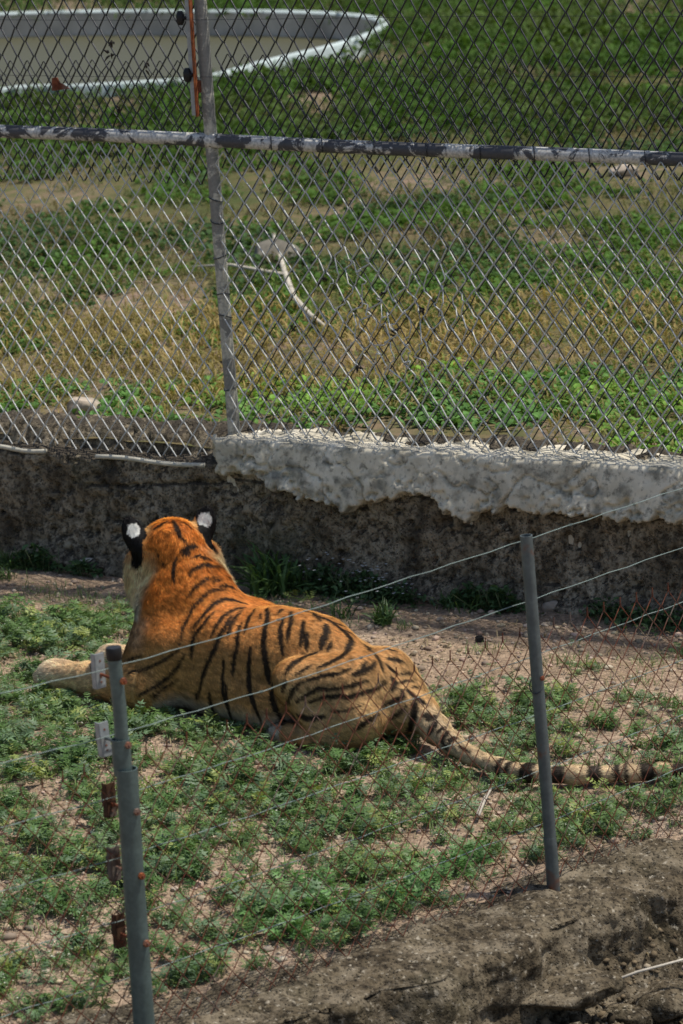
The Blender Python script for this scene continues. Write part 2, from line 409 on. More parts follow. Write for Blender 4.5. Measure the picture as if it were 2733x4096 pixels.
# cement render smeared along the top, right of the post
up = np.concatenate([np.arange(1.34, 5.6, .0085), np.arange(5.6, 12, .1)])
pv = [(0.0, z) for z in np.arange(.26, .742, .0085)] + [(.008, .752), (.02, .760), (.035, .764)] + [(b, .766) for b in np.arange(.047, .22, .0105)] + [(.235, .75), (.24, .55)]
pb = np.array([p[0] for p in pv]); pz = np.array([p[1] for p in pv])
Ug, Bb = np.meshgrid(up, pb, indexing='ij'); _, Zz = np.meshgrid(up, pz, indexing='ij')
def lowedge(u):
    k = np.array([(1.30, .64), (1.36, .60), (1.48, .57), (1.62, .585), (1.72, .54), (1.80, .50), (1.95, .485), (2.05, .47), (2.14, .43), (2.20, .47), (2.30, .485), (2.42, .52), (2.55, .545), (2.68, .53), (2.72, .465), (2.85, .44), (2.98, .475), (3.05, .50), (3.2, .485), (3.35, .50), (3.5, .485), (3.66, .47), (3.8, .50), (4.0, .47), (4.4, .50), (12, .5)])
    return np.interp(u, k[:, 0], k[:, 1]) + .030*(fbm(u*12, 0, 0, 3, 51)-.5)*2 + .018*(fbm(u*50, 3, 0, 2, 52)-.5)*2
e = Zz-lowedge(Ug)+.02*(fbm(Ug*22, Zz*22, 0, 3, 58)-.5)
thick = .050*sstep(-.004, .012, e)-.045
lump = (fbm(Ug*5, Zz*6, 0, 4, 53)-.45)*.055 + (fbm(Ug*17, Zz*17, 0, 3, 55)-.5)*.030*(.3+1.3*sstep(.16, .0, e))
rid = np.abs(fbm(Ug*4.2, Zz*5.5, 0, 3, 56)-.5); lump = lump - .034*np.exp(-(rid/.016)**2) - np.clip(fbm(Ug*30, Zz*30, 0, 2, 54)-.60, 0, 1)*.12*(.3+1.2*sstep(.2, .02, e))
lump = lump*(.50+.5*sstep(.16, -.02, e))
ends = sstep(1.36, 1.42, Ug+.05*(fbm(Zz*14, 0, 0, 2, 57)-.5))
off = np.where(Bb < .22, thick+np.where(e > 0, lump+.032, 0)*ends - .05*(1-ends), 0)
front = Bb < .03
B2 = Bb - off*front - np.where(front & (e > -.006), .065*np.clip((.75-Zz)/.28, 0, 1.2), 0)*ends
Z2 = Zz + (~front)*(Bb < .23)*((fbm(Ug*9, Bb*9, 0, 4, 59)-.5)*.065 - .05*(1-ends)) - .012
V = WP(Ug, B2, Z2).reshape(-1, 3)
po = link('cement_render', arr_mesh('cement_render', V, grid_faces(len(up), len(pv))), M_PLAST, wall, True)
tag(po, 'pale lumpy grey cement smeared over the top of the wall')
# white plastic pipes lying on the ledge
for (x0, y0, x1, y1, lab) in ((-60, 1783, 185, 1808, 'short length of thin white pipe on the wall ledge, running out of the picture'), (385, 1826, 822, 1864, 'long thin white pipe on the wall ledge beside the cement-covered post foot')):
    a = onpl(x0, y0, WP(0, .012, 0), WN); b = onpl(x1, y1, WP(0, .012, 0), WN)
    P = [a+(b-a)*t+np.array([0, 0, .006*math.sin(t*7)]) for t in np.linspace(0, 1, 9)]
    m = MB().tube(P, .0125, 10); o = m.build('plastic_pipe', M_PVC, None, True); tag(o, lab, 'pipe', 'white pipes on the wall ledge')

# ------------------------------------------------------------------ tall back fence
FB = .12                                         # fence plane stands this far behind the wall's face
def FP(u, z, o=0.0): return WP(u, FB-np.asarray(o, float), z)      # o = towards the camera
fence = empty('tall_chain_link_fence', tuple(FP(1.42, .7)))
tag(fence, 'tall galvanized chain-link fence with one pipe rail on top of the concrete wall', 'fence')
def chain(u0, u1, z0, z1, cw, ch, r, seed, warp=.006, depth=.012, o0=0.0, sides=6, hole=None, frameP=FP, spikes=False, slack=0):
    """interlocked zigzag wires; returns V, F arrays"""
    hw = cw/2; n = int((u1-u0)/hw); m = int((z1-z0)/(ch/2)); Vs, Fs = [], []; base = 0
    k = np.arange(m+1)
    th = np.arange(sides)*2*math.pi/sides
    for i in range(n):
        side = (k+i) % 2
        u = u0+hw*(i+side)+np.where(side == 1, .10, -.10)*hw*.35
        z = z0+k*ch/2.0
        oo = np.where(side == 1, 1, -1)*r*2.0
        # subdivide: bend near the nodes
        uu_, zz_, o_ = [], [], []
        for t in (0.0, .14, .86):
            uu_.append(u[:-1]+(u[1:]-u[:-1])*t); zz_.append(z[:-1]+(z[1:]-z[:-1])*(t if t in (0, ) else t)); o_.append(oo[:-1]*(1-t)+oo[1:]*t)
        uu_ = np.append(np.stack(uu_, 1).ravel(), u[-1]); zz_ = np.append(np.stack(zz_, 1).ravel(), z[-1]); o_ = np.append(np.stack(o_, 1).ravel(), oo[-1])
        if spikes:   # twisted tips standing up
            uu_ = np.concatenate([uu_, [uu_[-1]+.003*(-1)**i, uu_[-1]+.001]]); zz_ = np.concatenate([zz_, [zz_[-1]+.018, zz_[-1]+.036]]); o_ = np.concatenate([o_, [0, 0]])
        wu = (fbm(uu_*3.1, zz_*3.1, seed, 2, seed)-.5)*2*warp + (vnoise(uu_*19, zz_*19, seed, seed+1)-.5)*warp*.7
        wz = (fbm(uu_*2.7, zz_*2.7, seed+5, 2, seed+2)-.5)*2*warp + (vnoise(uu_*17, zz_*17, seed, seed+8)-.5)*warp*.7
        wd = (fbm(uu_*1.1, zz_*1.1, seed+9, 2, seed+3)-.5)*2*depth
        if hole is not None:
            for (hu, hz, hr, ha) in hole:
                g = np.exp(-(((uu_-hu)**2+((zz_-hz))**2)/hr**2)); wu = wu+ha*g*(vnoise(uu_*30, zz_*30, i, seed+6)-.5)*2; wz = wz+ha*g*(vnoise(uu_*30, zz_*30, i, seed+7)-.5)*2; wd = wd+ha*.5*g
        P = frameP(uu_+wu, zz_+wz, o0+o_+wd)
        T = np.gradient(P, axis=0); T /= np.linalg.norm(T, axis=1, keepdims=True)+1e-12
        nr = frameP(0, 0, 1.)-frameP(0, 0, 0.); a = np.cross(T, nr); a /= np.linalg.norm(a, axis=1, keepdims=True)+1e-9; b = np.cross(T, a)
        V = P[:, None]+r*(np.cos(th)[None, :, None]*a[:, None]+np.sin(th)[None, :, None]*b[:, None]); L = len(P)
        q = base+np.arange(L-1)[:, None]*sides; j = np.arange(sides)[None]; kk = (j+1) % sides
        Fs.append(np.stack([q+j, q+kk, q+sides+kk, q+sides+j], -1).reshape(-1, 4)); Vs.append(V.reshape(-1, 3)); base += L*sides
    return np.concatenate(Vs), np.concatenate(Fs)
CW, CH = .100, .130
for nm, a, mat in (
    ('mesh_panel', dict(u0=-3.2, u1=1.40, z0=.60, z1=2.26, cw=CW, ch=CH, r=.0036, seed=61, o0=.036), M_MESH),
    ('mesh_panel', dict(u0=-3.2, u1=1.40, z0=2.02, z1=3.35, cw=CW, ch=CH*1.1, r=.0046, seed=63, warp=.009, o0=-.04), M_MESHOLD),
    ('mesh_panel', dict(u0=-3.2, u1=1.40, z0=2.25, z1=2.66, cw=CW, ch=CH, r=.0033, seed=65, warp=.012, o0=-.052), M_MESHOLD),
    ('mesh_panel', dict(u0=1.43, u1=6.6, z0=.70, z1=2.24, cw=CW, ch=CH, r=.0036, seed=67, warp=.009, depth=.03, o0=.03, hole=[(2.42, 1.25, .22, .05), (2.2, 1.55, .18, .035), (2.75, 1.5, .2, .03)]), M_MESH),
    ('mesh_panel', dict(u0=1.45, u1=6.6, z0=.72, z1=2.72, cw=CW, ch=CH*1.04, r=.0034, seed=69, warp=.012, depth=.035, o0=-.05), M_MESHOLD),
    ('mesh_panel', dict(u0=1.43, u1=6.6, z0=2.10, z1=3.35, cw=CW, ch=CH*1.1, r=.0046, seed=71, warp=.009, o0=-.042), M_MESHOLD)):
    V, F = chain(**a); link(nm, arr_mesh(nm, V, F), mat, fence, True)
# rail and post
rl = [FP(u, 2.278-(u)*.0195+.004*math.sin(u*2.1)) for u in np.linspace(-3.4, 6.8, 40)]
MB().tube(rl, .034, 18).build('rail', M_RAIL, fence, True)
pp = [FP(np.interp(z, [.5, 3.5], [1.425, 1.375]), z, -.012) for z in np.linspace(.5, 3.6, 24)]
post = MB().tube(pp, .0325, 18).build('post', M_POST, fence, True)
jn = MB().tube([FP(1.405-.055, 2.25), FP(1.405+.055, 2.248)], .037, 18); jn.build('rail_sleeve', M_RAIL, post, True)
for z in (1.95, 1.84, 1.46, 1.35, .98, 1.66):
    u = float(np.interp(z, [.5, 3.5], [1.425, 1.375])); th = np.linspace(0, 2*math.pi, 17)
    ring = [FP(u+.0355*math.cos(t), z+.012*math.sin(t*1+z*9), -.012+.0355*math.sin(t)) for t in th]
    MB().tube(ring, .0028, 5, caps=False).build('tie_wire', M_MESHOLD, post, True)
for i in range(9):      # ties round the rail
    u = 1.75+i*.29; zc = 2.278-u*.0195; th = np.linspace(0, 2*math.pi, 15)
    ring = [FP(u+.02*math.sin(t), zc+.037*math.cos(t), .037*math.sin(t)) for t in th]
    MB().tube(ring, .0028, 5, caps=False).build('tie_wire', M_MESHOLD, fence, True)
# rusty angle bracket with insulators bolted to the post
a0 = onpl(785, 462, FP(0, 0, .05), WN); a1 = onpl(745, -160, FP(0, 0, .05), WN)
d = (a1-a0)/np.linalg.norm(a1-a0)
bk = MB().box((a0+a1)/2-WD*.006, (WD, WN, d), (.017, .003, np.linalg.norm(a1-a0)/2)).build('angle_bracket', M_ALU, fence, bevel=.001)
MB().box((a0+a1)/2+WD*.014+WN*.008, (WD, WN, d), (.0035, .014, np.linalg.norm(a1-a0)/2+.004)).build('rusty_flange', M_RUSTRED, bk, bevel=.001)
for (x, y) in ((722, 72), (750, 300)):
    c = onpl(x, y, FP(0, 0, .06), WN)
    MB().tube([c-d*.035, c-d*.015, c+d*.015, c+d*.035], [.012, .022, .022, .012], 10).tube([c-WD*.02, c+WD*.03], .009, 8).build('insulator', M_BLACK, bk, True)
    MB().tube([c+WD*t+np.array([0, 0, -.012*math.sin((t+2)*1.1)]) for t in np.linspace(-2.5, 4.8, 20)], .0011, 4).build('electric_strand', M_MESHOLD, fence, True)
c0 = onpl(790, 345, FP(0, 0, .02), WN); MB().box(c0, (WD, WN, (0, 0, 1)), (.02, .02, .03)).build('clamp', M_RUST, bk, bevel=.003)
c = onpl(228, 340, FP(0, 0, .03), WN)
V = np.array([c+WD*x+np.array([0, 0, z])+WN*o for o in (-.004, .004) for x, z in ((-.03, -.03), (.075, -.018), (.06, -.006), (.02, .012), (.005, .038), (-.025, .036), (-.03, .0))])
MB().add(V, [tuple(range(7)), tuple(range(13, 6, -1))]+[(i, (i+1) % 7, 7+(i+1) % 7, 7+i) for i in range(7)]).build('rusty_clip', M_RUST, fence)
# scraps of dead vine and leaves caught in the mesh
for (x, y, s) in ((450, 165, .022), (447, 215, .03), (590, 262, .03), (1297, 1118, .022), (1530, 1175, .016), (1690, 1235, .02), (1578, 1330, .028), (1440, 1466, .018), (1172, 1312, .02), (470, 440, .018)):
    c = onpl(x, y, FP(0, 0, .045), WN); m = MB()
    for q in range(5):
        dd = rng.normal(size=3); dd /= np.linalg.norm(dd); e_ = rng.normal(size=3)*.4*s
        m.tube([c+e_, c+e_+dd*s*.6, c+e_+dd*s*1.2+np.array([0, 0, -.3*s])], [.004, .006, .002], 5)
    m.build('dead_leaf_scrap', m_plain('dead_leaf', (.035, .028, .022), .9) if 'dead_leaf' not in bpy.data.materials else bpy.data.materials['dead_leaf'], fence, True)

# ------------------------------------------------------------------ front concrete kerb
kerb = empty('concrete_kerb', (0.2, 13.2, -.1)); tag(kerb, 'stained crumbling concrete kerb carrying the rusty wire fence', 'kerb')
ex = np.concatenate([np.arange(-6, -1.4, .1), np.arange(-1.4, 2.0, .011), np.arange(2.0, 6, .1)])
ey = ye(ex); tx = np.gradient(ex); ty = np.gradient(ey); L_ = np.hypot(tx, ty); tx = tx/L_; ty = ty/L_
kk = np.ones(25)/25; ty = np.convolve(np.pad(ty, 12, 'edge'), kk, 'valid'); tx = np.sqrt(1-ty**2)
ox, oy = ty, -tx                                  # outwards: towards the camera
prof = [(-.08, -.14), (-.06, -.05), (-.03, -.012)] + [(s, -.004-.085*s) for s in np.arange(0, .40, .011)] + [(.405, -.042), (.416, -.052), (.424, -.064)] + [(.426+.12*(q), -.064-q) for q in np.arange(.012, .27, .011)] + [(.455, -.345), (.43, -.36), (.30, -.38)]
ps = np.array([p[0] for p in prof]); pz = np.array([p[1] for p in prof])
E_, S_ = np.meshgrid(np.arange(len(ex)), ps, indexing='ij'); _, Zk = np.meshgrid(np.arange(len(ex)), pz, indexing='ij')
KX = ex[E_]; top = (S_ < .40) & (Zk > -.08); fr = (S_ >= .40) | (Zk < -.3)
n1 = (fbm(KX*4.5, S_*4.5+Zk*4, 0, 4, 81)-.5); n2 = (fbm(KX*20, S_*20+Zk*20, 0, 3, 83)-.5)
dz = np.where(top, n1*.055+n2*.035, 0); lip = (fbm(KX*7, 2, 0, 4, 85)-.5)*.10
dsx = np.where(fr, n1*.10+n2*.05, 0)+lip*sstep(.2, .4, S_)
edg = (fbm(KX*9, 0, 0, 3, 87)-.5)*.10*sstep(.12, -.08, S_)
SS = S_+dsx+edg
V = np.stack([KX+ox[E_]*SS, ey[E_]+oy[E_]*SS, Zk+dz-.01*sstep(.02, -.06, S_)], -1).reshape(-1, 3)
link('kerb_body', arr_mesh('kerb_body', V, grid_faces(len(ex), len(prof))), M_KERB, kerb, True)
def chunk(c, r, seed, sub=3, flat=1.0, amp=.35, rot=0.0, freq=1.3):
    import bmesh
    bm = bmesh.new(); bmesh.ops.create_icosphere(bm, subdivisions=sub, radius=1.0)
    P = np.array([v.co for v in bm.verts])
    cut = rng.normal(size=(7, 3)); cut /= np.linalg.norm(cut, axis=1, keepdims=True)
    for q in cut: 
        d_ = P@q; lim = rng.uniform(.62, .9); P = P-np.maximum(d_-lim, 0)[:, None]*q
    P = P*(1+amp*(fbm(P[:, 0]*freq+seed, P[:, 1]*freq, P[:, 2]*freq, 4, seed)-.5)[:, None])
    P = P*np.array(r)*np.array([1, 1, flat]); cs, sn = math.cos(rot), math.sin(rot)
    P = np.stack([P[:, 0]*cs-P[:, 1]*sn, P[:, 0]*sn+P[:, 1]*cs, P[:, 2]], 1)+np.array(c)
    for v, p in zip(bm.verts, P): v.co = p
    me = bpy.data.meshes.new('rock'); bm.to_mesh(me); bm.free(); return me
# rough rubble bank below the kerb
bx_ = np.arange(-1.6, 2.4, .016); bsv = np.concatenate([np.arange(.36, 1.6, .016), np.arange(1.6, 3, .2)])
Xb, Sb = np.meshgrid(bx_, bsv, indexing='ij'); Yb = ye(Xb)-Sb
Zb = gz(Xb, Yb)+.02+(fbm(Xb*7, Yb*7, 0, 4, 95)-.5)*.16*sstep(.36, .6, Sb)+(fbm(Xb*26, Yb*26, 0, 3, 96)-.5)*.035
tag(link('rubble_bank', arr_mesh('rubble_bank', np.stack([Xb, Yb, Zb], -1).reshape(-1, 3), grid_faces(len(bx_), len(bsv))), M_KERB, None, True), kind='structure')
# broken slabs and rubble below the kerb
for i, (px, py, z, r, mat, nm, lab, cat) in enumerate((
    (2270, 3965, -.24, (.24, .16, .06), M_KERB, 'concrete_slab', 'broken flat concrete slab fallen under the kerb edge', 'slab'),
    (2560, 3830, -.30, (.16, .10, .055), M_KERB, 'concrete_slab', 'small ragged concrete slab overhanging a dark gap below the kerb', 'slab'),
    (1930, 4040, -.38, (.15, .10, .05), M_KERB, 'concrete_slab', 'thin concrete slab lying against the kerb face beside the larger broken slab', 'slab'),
    (2680, 4010, -.40, (.16, .13, .08), M_KERB, 'rubble_rock', 'brown rubble rock in the dirt below the kerb', 'rock'),
    (2500, 4080, -.42, (.13, .10, .06), M_KERB, 'rubble_rock', 'brown flattish rock beside the fallen concrete slab', 'rock'))):
    p = atz(px, py, z); o = link(nm, chunk(p, r, 100+i, 4, 1, .5, .6, 1.8), mat, None, True); tag(o, lab, cat, 'rubble below the kerb')
o = MB(); p = atz(2360, 3960, -.30); q = atz(2740, 3840, -.22)
o.tube([p, p*.5+q*.5+np.array([0, 0, .012]), q+(q-p)*.2], [.006, .0055, .004], 6); tag(o.build('dry_stick', M_WOOD, None, True), 'thin dry stick leaning over the rubble below the kerb', 'stick')

cpx = [atz(1870, 3832, -.14), atz(1990, 3790, -.12), atz(2110, 3728, -.10)]
cpo = link('pale_chip', chunk(cpx[1], (.135, .035, .050), 131, 4, 1, .45, math.atan2(cpx[2][1]-cpx[0][1], cpx[2][0]-cpx[0][0]), 1.6), M_PLAST, kerb, True); tag(cpo, 'pale chipped patch of bare cement in the dark kerb face')
nr = 4500; rx_ = rng.uniform(-.6, 2.1, nr); rs_ = rng.uniform(.44, 1.5, nr); ry_ = ye(rx_)-rs_
ico = chunk((0, 0, 0), (1, 1, .75), 7, 1); IV0 = np.array([v.co for v in ico.vertices]); IT0 = np.array([p_.vertices[:] for p_ in ico.polygons]); bpy.data.meshes.remove(ico)
rr_ = np.clip(rng.lognormal(math.log(.009), .5, nr), .004, .03); an_ = rng.uniform(0, 6.28, nr)
rz_ = gz(rx_, ry_)+.02+(fbm(rx_*7, ry_*7, 0, 4, 95)-.5)*.16*sstep(.36, .6, rs_)+rr_*.3
v_ = IV0[None]*rr_[:, None, None]*rng.uniform(.6, 1.3, (nr, 1, 3)); v_ = np.stack([v_[..., 0]*np.cos(an_)[:, None]-v_[..., 1]*np.sin(an_)[:, None], v_[..., 0]*np.sin(an_)[:, None]+v_[..., 1]*np.cos(an_)[:, None], v_[..., 2]], -1)+np.stack([rx_, ry_, rz_], -1)[:, None]
rc_ = np.array([.105, .08, .05])*rng.uniform(.35, 2.0, (nr, 1))
tag(link('rubble', arr_mesh('rubble', v_.reshape(-1, 3), (IT0[None]+np.arange(nr)[:, None, None]*len(IV0)).reshape(-1, 3), np.repeat(rc_, len(IV0), 0)), M_PEB), 'small broken stones and crumbs on the bank below the kerb', 'rubble', kind='stuff')
# ------------------------------------------------------------------ low wire fence in front
RP = np.array([.732, 13.678, 0]); LP = np.array([-.79, 12.31, 0])
FD = (RP-LP)/np.linalg.norm(RP-LP); FN = np.array([-FD[1], FD[0], 0])        # along; towards the tiger
def QP(u, z, o=0.0):
    u, z, o = np.broadcast_arrays(np.asarray(u, float), np.asarray(z, float), np.asarray(o, float))
    return np.stack([LP[0]+FD[0]*u+FN[0]*o, LP[1]+FD[1]*u+FN[1]*o, z], -1)
low = empty('low_wire_fence', tuple(LP)); tag(low, 'low rusty chain-link fence with tight plain wire strands on steel pipe posts', 'fence')
V, F = chain(-1.7, 4.2, -.06, 1.0, .092, .105, .0020, 91, .006, .010, .050, 5, frameP=QP, spikes=True)
link('rusty_mesh', arr_mesh('rusty_mesh', V, F), M_RMESH, low, True)
WZ = (1.322, 1.083, .862, .64, .415, .20)
for i, z in enumerate(WZ):
    k = z+(.025 if i < 3 else .012); U = np.linspace(-1.8, 4.4, 60)
    zz = np.interp(U, [-1.8, -.45, 0, .7, 2.03, 2.95, 4.4], [z+.05, z+.022, z, z-.006, k, k+.028, k+.07])+.0025*np.sin(U*23+i)
    MB().tube(QP(U, zz, .085), .0016, 6).build('wire_strand', M_EWIRE, low, True)
    # small twists along the strand
    for u in rng.uniform(-.5, 3.2, 3):
        zc = np.interp(u, U, zz); th = np.linspace(0, 4*math.pi, 18)
        MB().tube([QP(u+.012*t/12, zc+.0042*math.cos(t), .085+.0042*math.sin(t)) for t in th], .0012, 4).build('wire_twist', M_EWIRE, low, True)
# near post: big pipe, loose sleeve, thin inner tube with cap
ax = np.array([-.004, 0, 1.]); 
lp = MB().pipe([LP+np.array([0, 0, -.16]), LP+np.array([0, 0, .2]), LP+np.array([0, 0, .6]), LP+np.array([.004, 0, .985])], .0375, .033, 24, .1).build('post', M_GALV, low); autosmooth(lp)
tag(lp, 'thick two-stage steel post with a black cap and insulator brackets')
sc = LP+np.array([-.0075, .01, 0])
autosmooth(MB().pipe([sc+np.array([-.002, 0, .962]), sc+np.array([-.004, 0, 1.09])], .0325, .029, 24, .1).build('sleeve', M_GALV, lp))
tc = LP+np.array([-.006, .01, 0]); tp = [tc+np.array([0, 0, .9]), tc+np.array([0, 0, 1.2]), tc+np.array([-.006, 0, 1.395])]
autosmooth(MB().tube(tp, .0238, 22).build('inner_tube', M_GALV, lp))
cp = tc+np.array([-.006, 0, 0])
autosmooth(MB().tube([cp+np.array([0, 0, z]) for z in (1.372, 1.376, 1.41, 1.416, 1.4165)], [.025, .0275, .0285, .026, .001], 22).build('cap', M_BLACK, lp))
for i, z in enumerate((1.30, 1.072, .838, .606, .36)):
    r = .024 if i < 2 else .0375; base = tc if i < 2 else LP; zz = np.array([0, 0, z])
    pa = base+zz+FN*(r-.004); pb = base+zz+FN*.098+np.array([0, 0, .004])
    autosmooth(MB().tube([pa, pb], .0055, 8).build('bolt', M_RUST if i not in (1,) else M_GALV2, lp))
    autosmooth(MB().tube([base+zz-FN*(r-.003), base+zz-FN*(r+.022)], .006, 8).build('bolt_end', M_RUST, lp))
    hx = base+zz-FN*(r+.009); autosmooth(MB().tube([hx-FN*.006, hx+FN*.006], .0125, 6).build('nut', M_RUSTRED, lp), 30)
    mat = M_ALU if i < 2 else M_DARKPLATE; pc = pb-FN*.006+np.array([0, 0, .012 if i != 1 else -.005])
    tl = np.array([.0, 0, 1.]) if i != 1 else np.array([-.06, 0, 1.]); tl = tl/np.linalg.norm(tl)
    MB().box(pc, (FD, FN, tl), (.020, .0022, .062)).box(pc-FD*.0195+FN*.011, (FD, FN, tl), (.002, .011, .062)).build('bracket_plate', mat, lp, bevel=.0008)
    MB().tube([pc+FN*.030-tl*.03, pc+FN*.030-tl*.014, pc+FN*.030+tl*.02, pc+FN*.030+tl*.03], [.008, .016, .016, .008], 10).tube([pc+FN*.001, pc+FN*.03], .008, 8).build('insulator', M_BLACK, lp, True)
    for q in (-.04, .035, -.022):
        MB().tube([pc-FN*.004+tl*q, pc+FN*.0005+tl*q], .004, 6).build('rivet', M_RUST, lp)
# far post
tp = [RP+np.array([0.002, 0, -.12]), RP+np.array([0, 0, .0]), RP+np.array([-.012, 0, .4]), RP+np.array([-.026, 0, .8]), RP+np.array([-.044, 0, 1.385])]
rp = MB().pipe(tp, .0238, .020, 22, .1).build('post', M_GALV2, low); autosmooth(rp); tag(rp, 'thin open-topped galvanized pipe post with rust stains')
jp = RP+np.array([-.004, 0, .13]); autosmooth(MB().tube([RP+np.array([0, 0, -.1]), jp, jp+np.array([-.003, 0, .06])], [.0255, .0255, .0252], 22).build('foot_sleeve', M_GALV2, rp))
c = RP+np.array([-.030, 0, .83])-FN*.024; autosmooth(MB().tube([c+FN*.01, c-FN*.014], .005, 8).tube([c-FN*.006, c-FN*.012], .010, 6).build('bolt', M_RUST, rp), 30)
th = np.linspace(0, 2*math.pi, 15); MB().tube([RP+np.array([-.031, 0, .80])+FD*.0265*math.cos(t)+FN*.0265*math.sin(t)+np.array([0, 0, .03*math.sin(t+1)]) for t in th], .0022, 5, caps=False).build('tie_wire', M_MESHOLD, rp, True)

# ================================================================== TIGER
TA = math.radians(43); TX = np.array([-math.cos(TA), math.sin(TA), 0]); TY = np.array([-math.sin(TA), -math.cos(TA), 0]); TP = np.array([-.35, 16.20, 0])
def w2l(w_):
    d = np.asarray(w_)-TP; return np.stack([d@TX, d@TY, d[..., 2]], -1)
def l2w(p):
    p = np.asarray(p); return TP+p[..., 0:1]*TX+p[..., 1:2]*TY+p[..., 2:3]*np.array([0, 0, 1.])
def smin(a,b,k):
    h=np.maximum(k-np.abs(a-b),0)/k
    return np.minimum(a,b)-h*h*k*.25
def rcone(p,a,b,ra,rb):
    a=np.array(a,float);b=np.array(b,float);ab=b-a
    t=np.clip(((p-a)@ab)/(ab@ab),0,1)
    return np.linalg.norm(p-a-t[...,None]*ab,axis=-1)-(ra+(rb-ra)*t)
def ell(p,c,r,M=None):
    q=p-np.array(c,float)
    if M is not None: q=q@M      # M columns = local axes
    r=np.array(r,float)
    k0=np.linalg.norm(q/r,axis=-1); k1=np.linalg.norm(q/(r*r),axis=-1)+1e-9
    return k0*(k0-1)/k1
ST=np.array([ # x, yc, zc, ry, rz
 [ .50,.00,.27,.10,.13],
 [ .40,.00,.25,.165,.185],
 [ .27,.00,.245,.205,.215],
 [ .13,.00,.245,.225,.222],
 [-.02,.00,.248,.24,.248],
 [-.18,.00,.245,.24,.25],
 [-.33,.01,.24,.215,.25],
 [-.47,.03,.225,.175,.212],
 [-.57,.05,.195,.14,.178],
 [-.67,.05,.165,.115,.145],
 [-.75,.04,.14,.095,.11],
 [-.82,.02,.12,.07,.075]])
def torso(p):
    x=p[...,0]; xs=ST[::-1,0]
    v=[np.interp(x,xs,ST[::-1,i]) for i in range(1,5)]
    y=p[...,1]-v[0]; z=p[...,2]-v[1]; ry,rz=v[2],v[3]
    k0=np.sqrt((y/ry)**2+(z/rz)**2); k1=np.sqrt((y/ry**2)**2+(z/rz**2)**2)+1e-9
    d=k0*(k0-1)/k1
    dx=np.maximum(np.maximum(x-xs[-1],xs[0]-x),0)
    return np.where(dx>0, np.sqrt(dx**2+np.maximum(d,0)**2)+np.minimum(d,0)*0.0, d)
hd=np.array([.80,-.58,-.12]); hd/=np.linalg.norm(hd)
hl=np.cross([0,0,1],hd); hl/=np.linalg.norm(hl); hu=np.cross(hd,hl)
H0=np.array([.605,-.018,.678])
HM=np.stack([hd,hl,hu],1)
def hp(f,l,u): return H0+hd*f+hl*l+hu*u
TAILPX=[(1679,2850,.14),(1740,2915,.10),(1800,2970,.07),(1882,3025,.045),(1994,3070,.04),(2120,3095,.038),(2300,3102,.036),(2500,3095,.034),(2640,3090,.034),(2850,3085,.033)]
TAIL=[(-.66,.02,.20)]+[tuple(w2l(atz(x,y,z))) for x,y,z in TAILPX]
TR=[.095,.072,.058,.047,.036,.034,.036,.036,.035,.034,.034]
def earM(s):
    # axes: normal(forward/outward), width, height
    up=hu*.95+hl*s*.30; up/=np.linalg.norm(up)
    nf=hd*.93+hl*s*.36; nf-=up*(nf@up); nf/=np.linalg.norm(nf)
    w=np.cross(up,nf); return np.stack([nf,w,up],1)
EARC={1: hp(-.01,.172,.082), -1: hp(-.01,-.152,.094)}
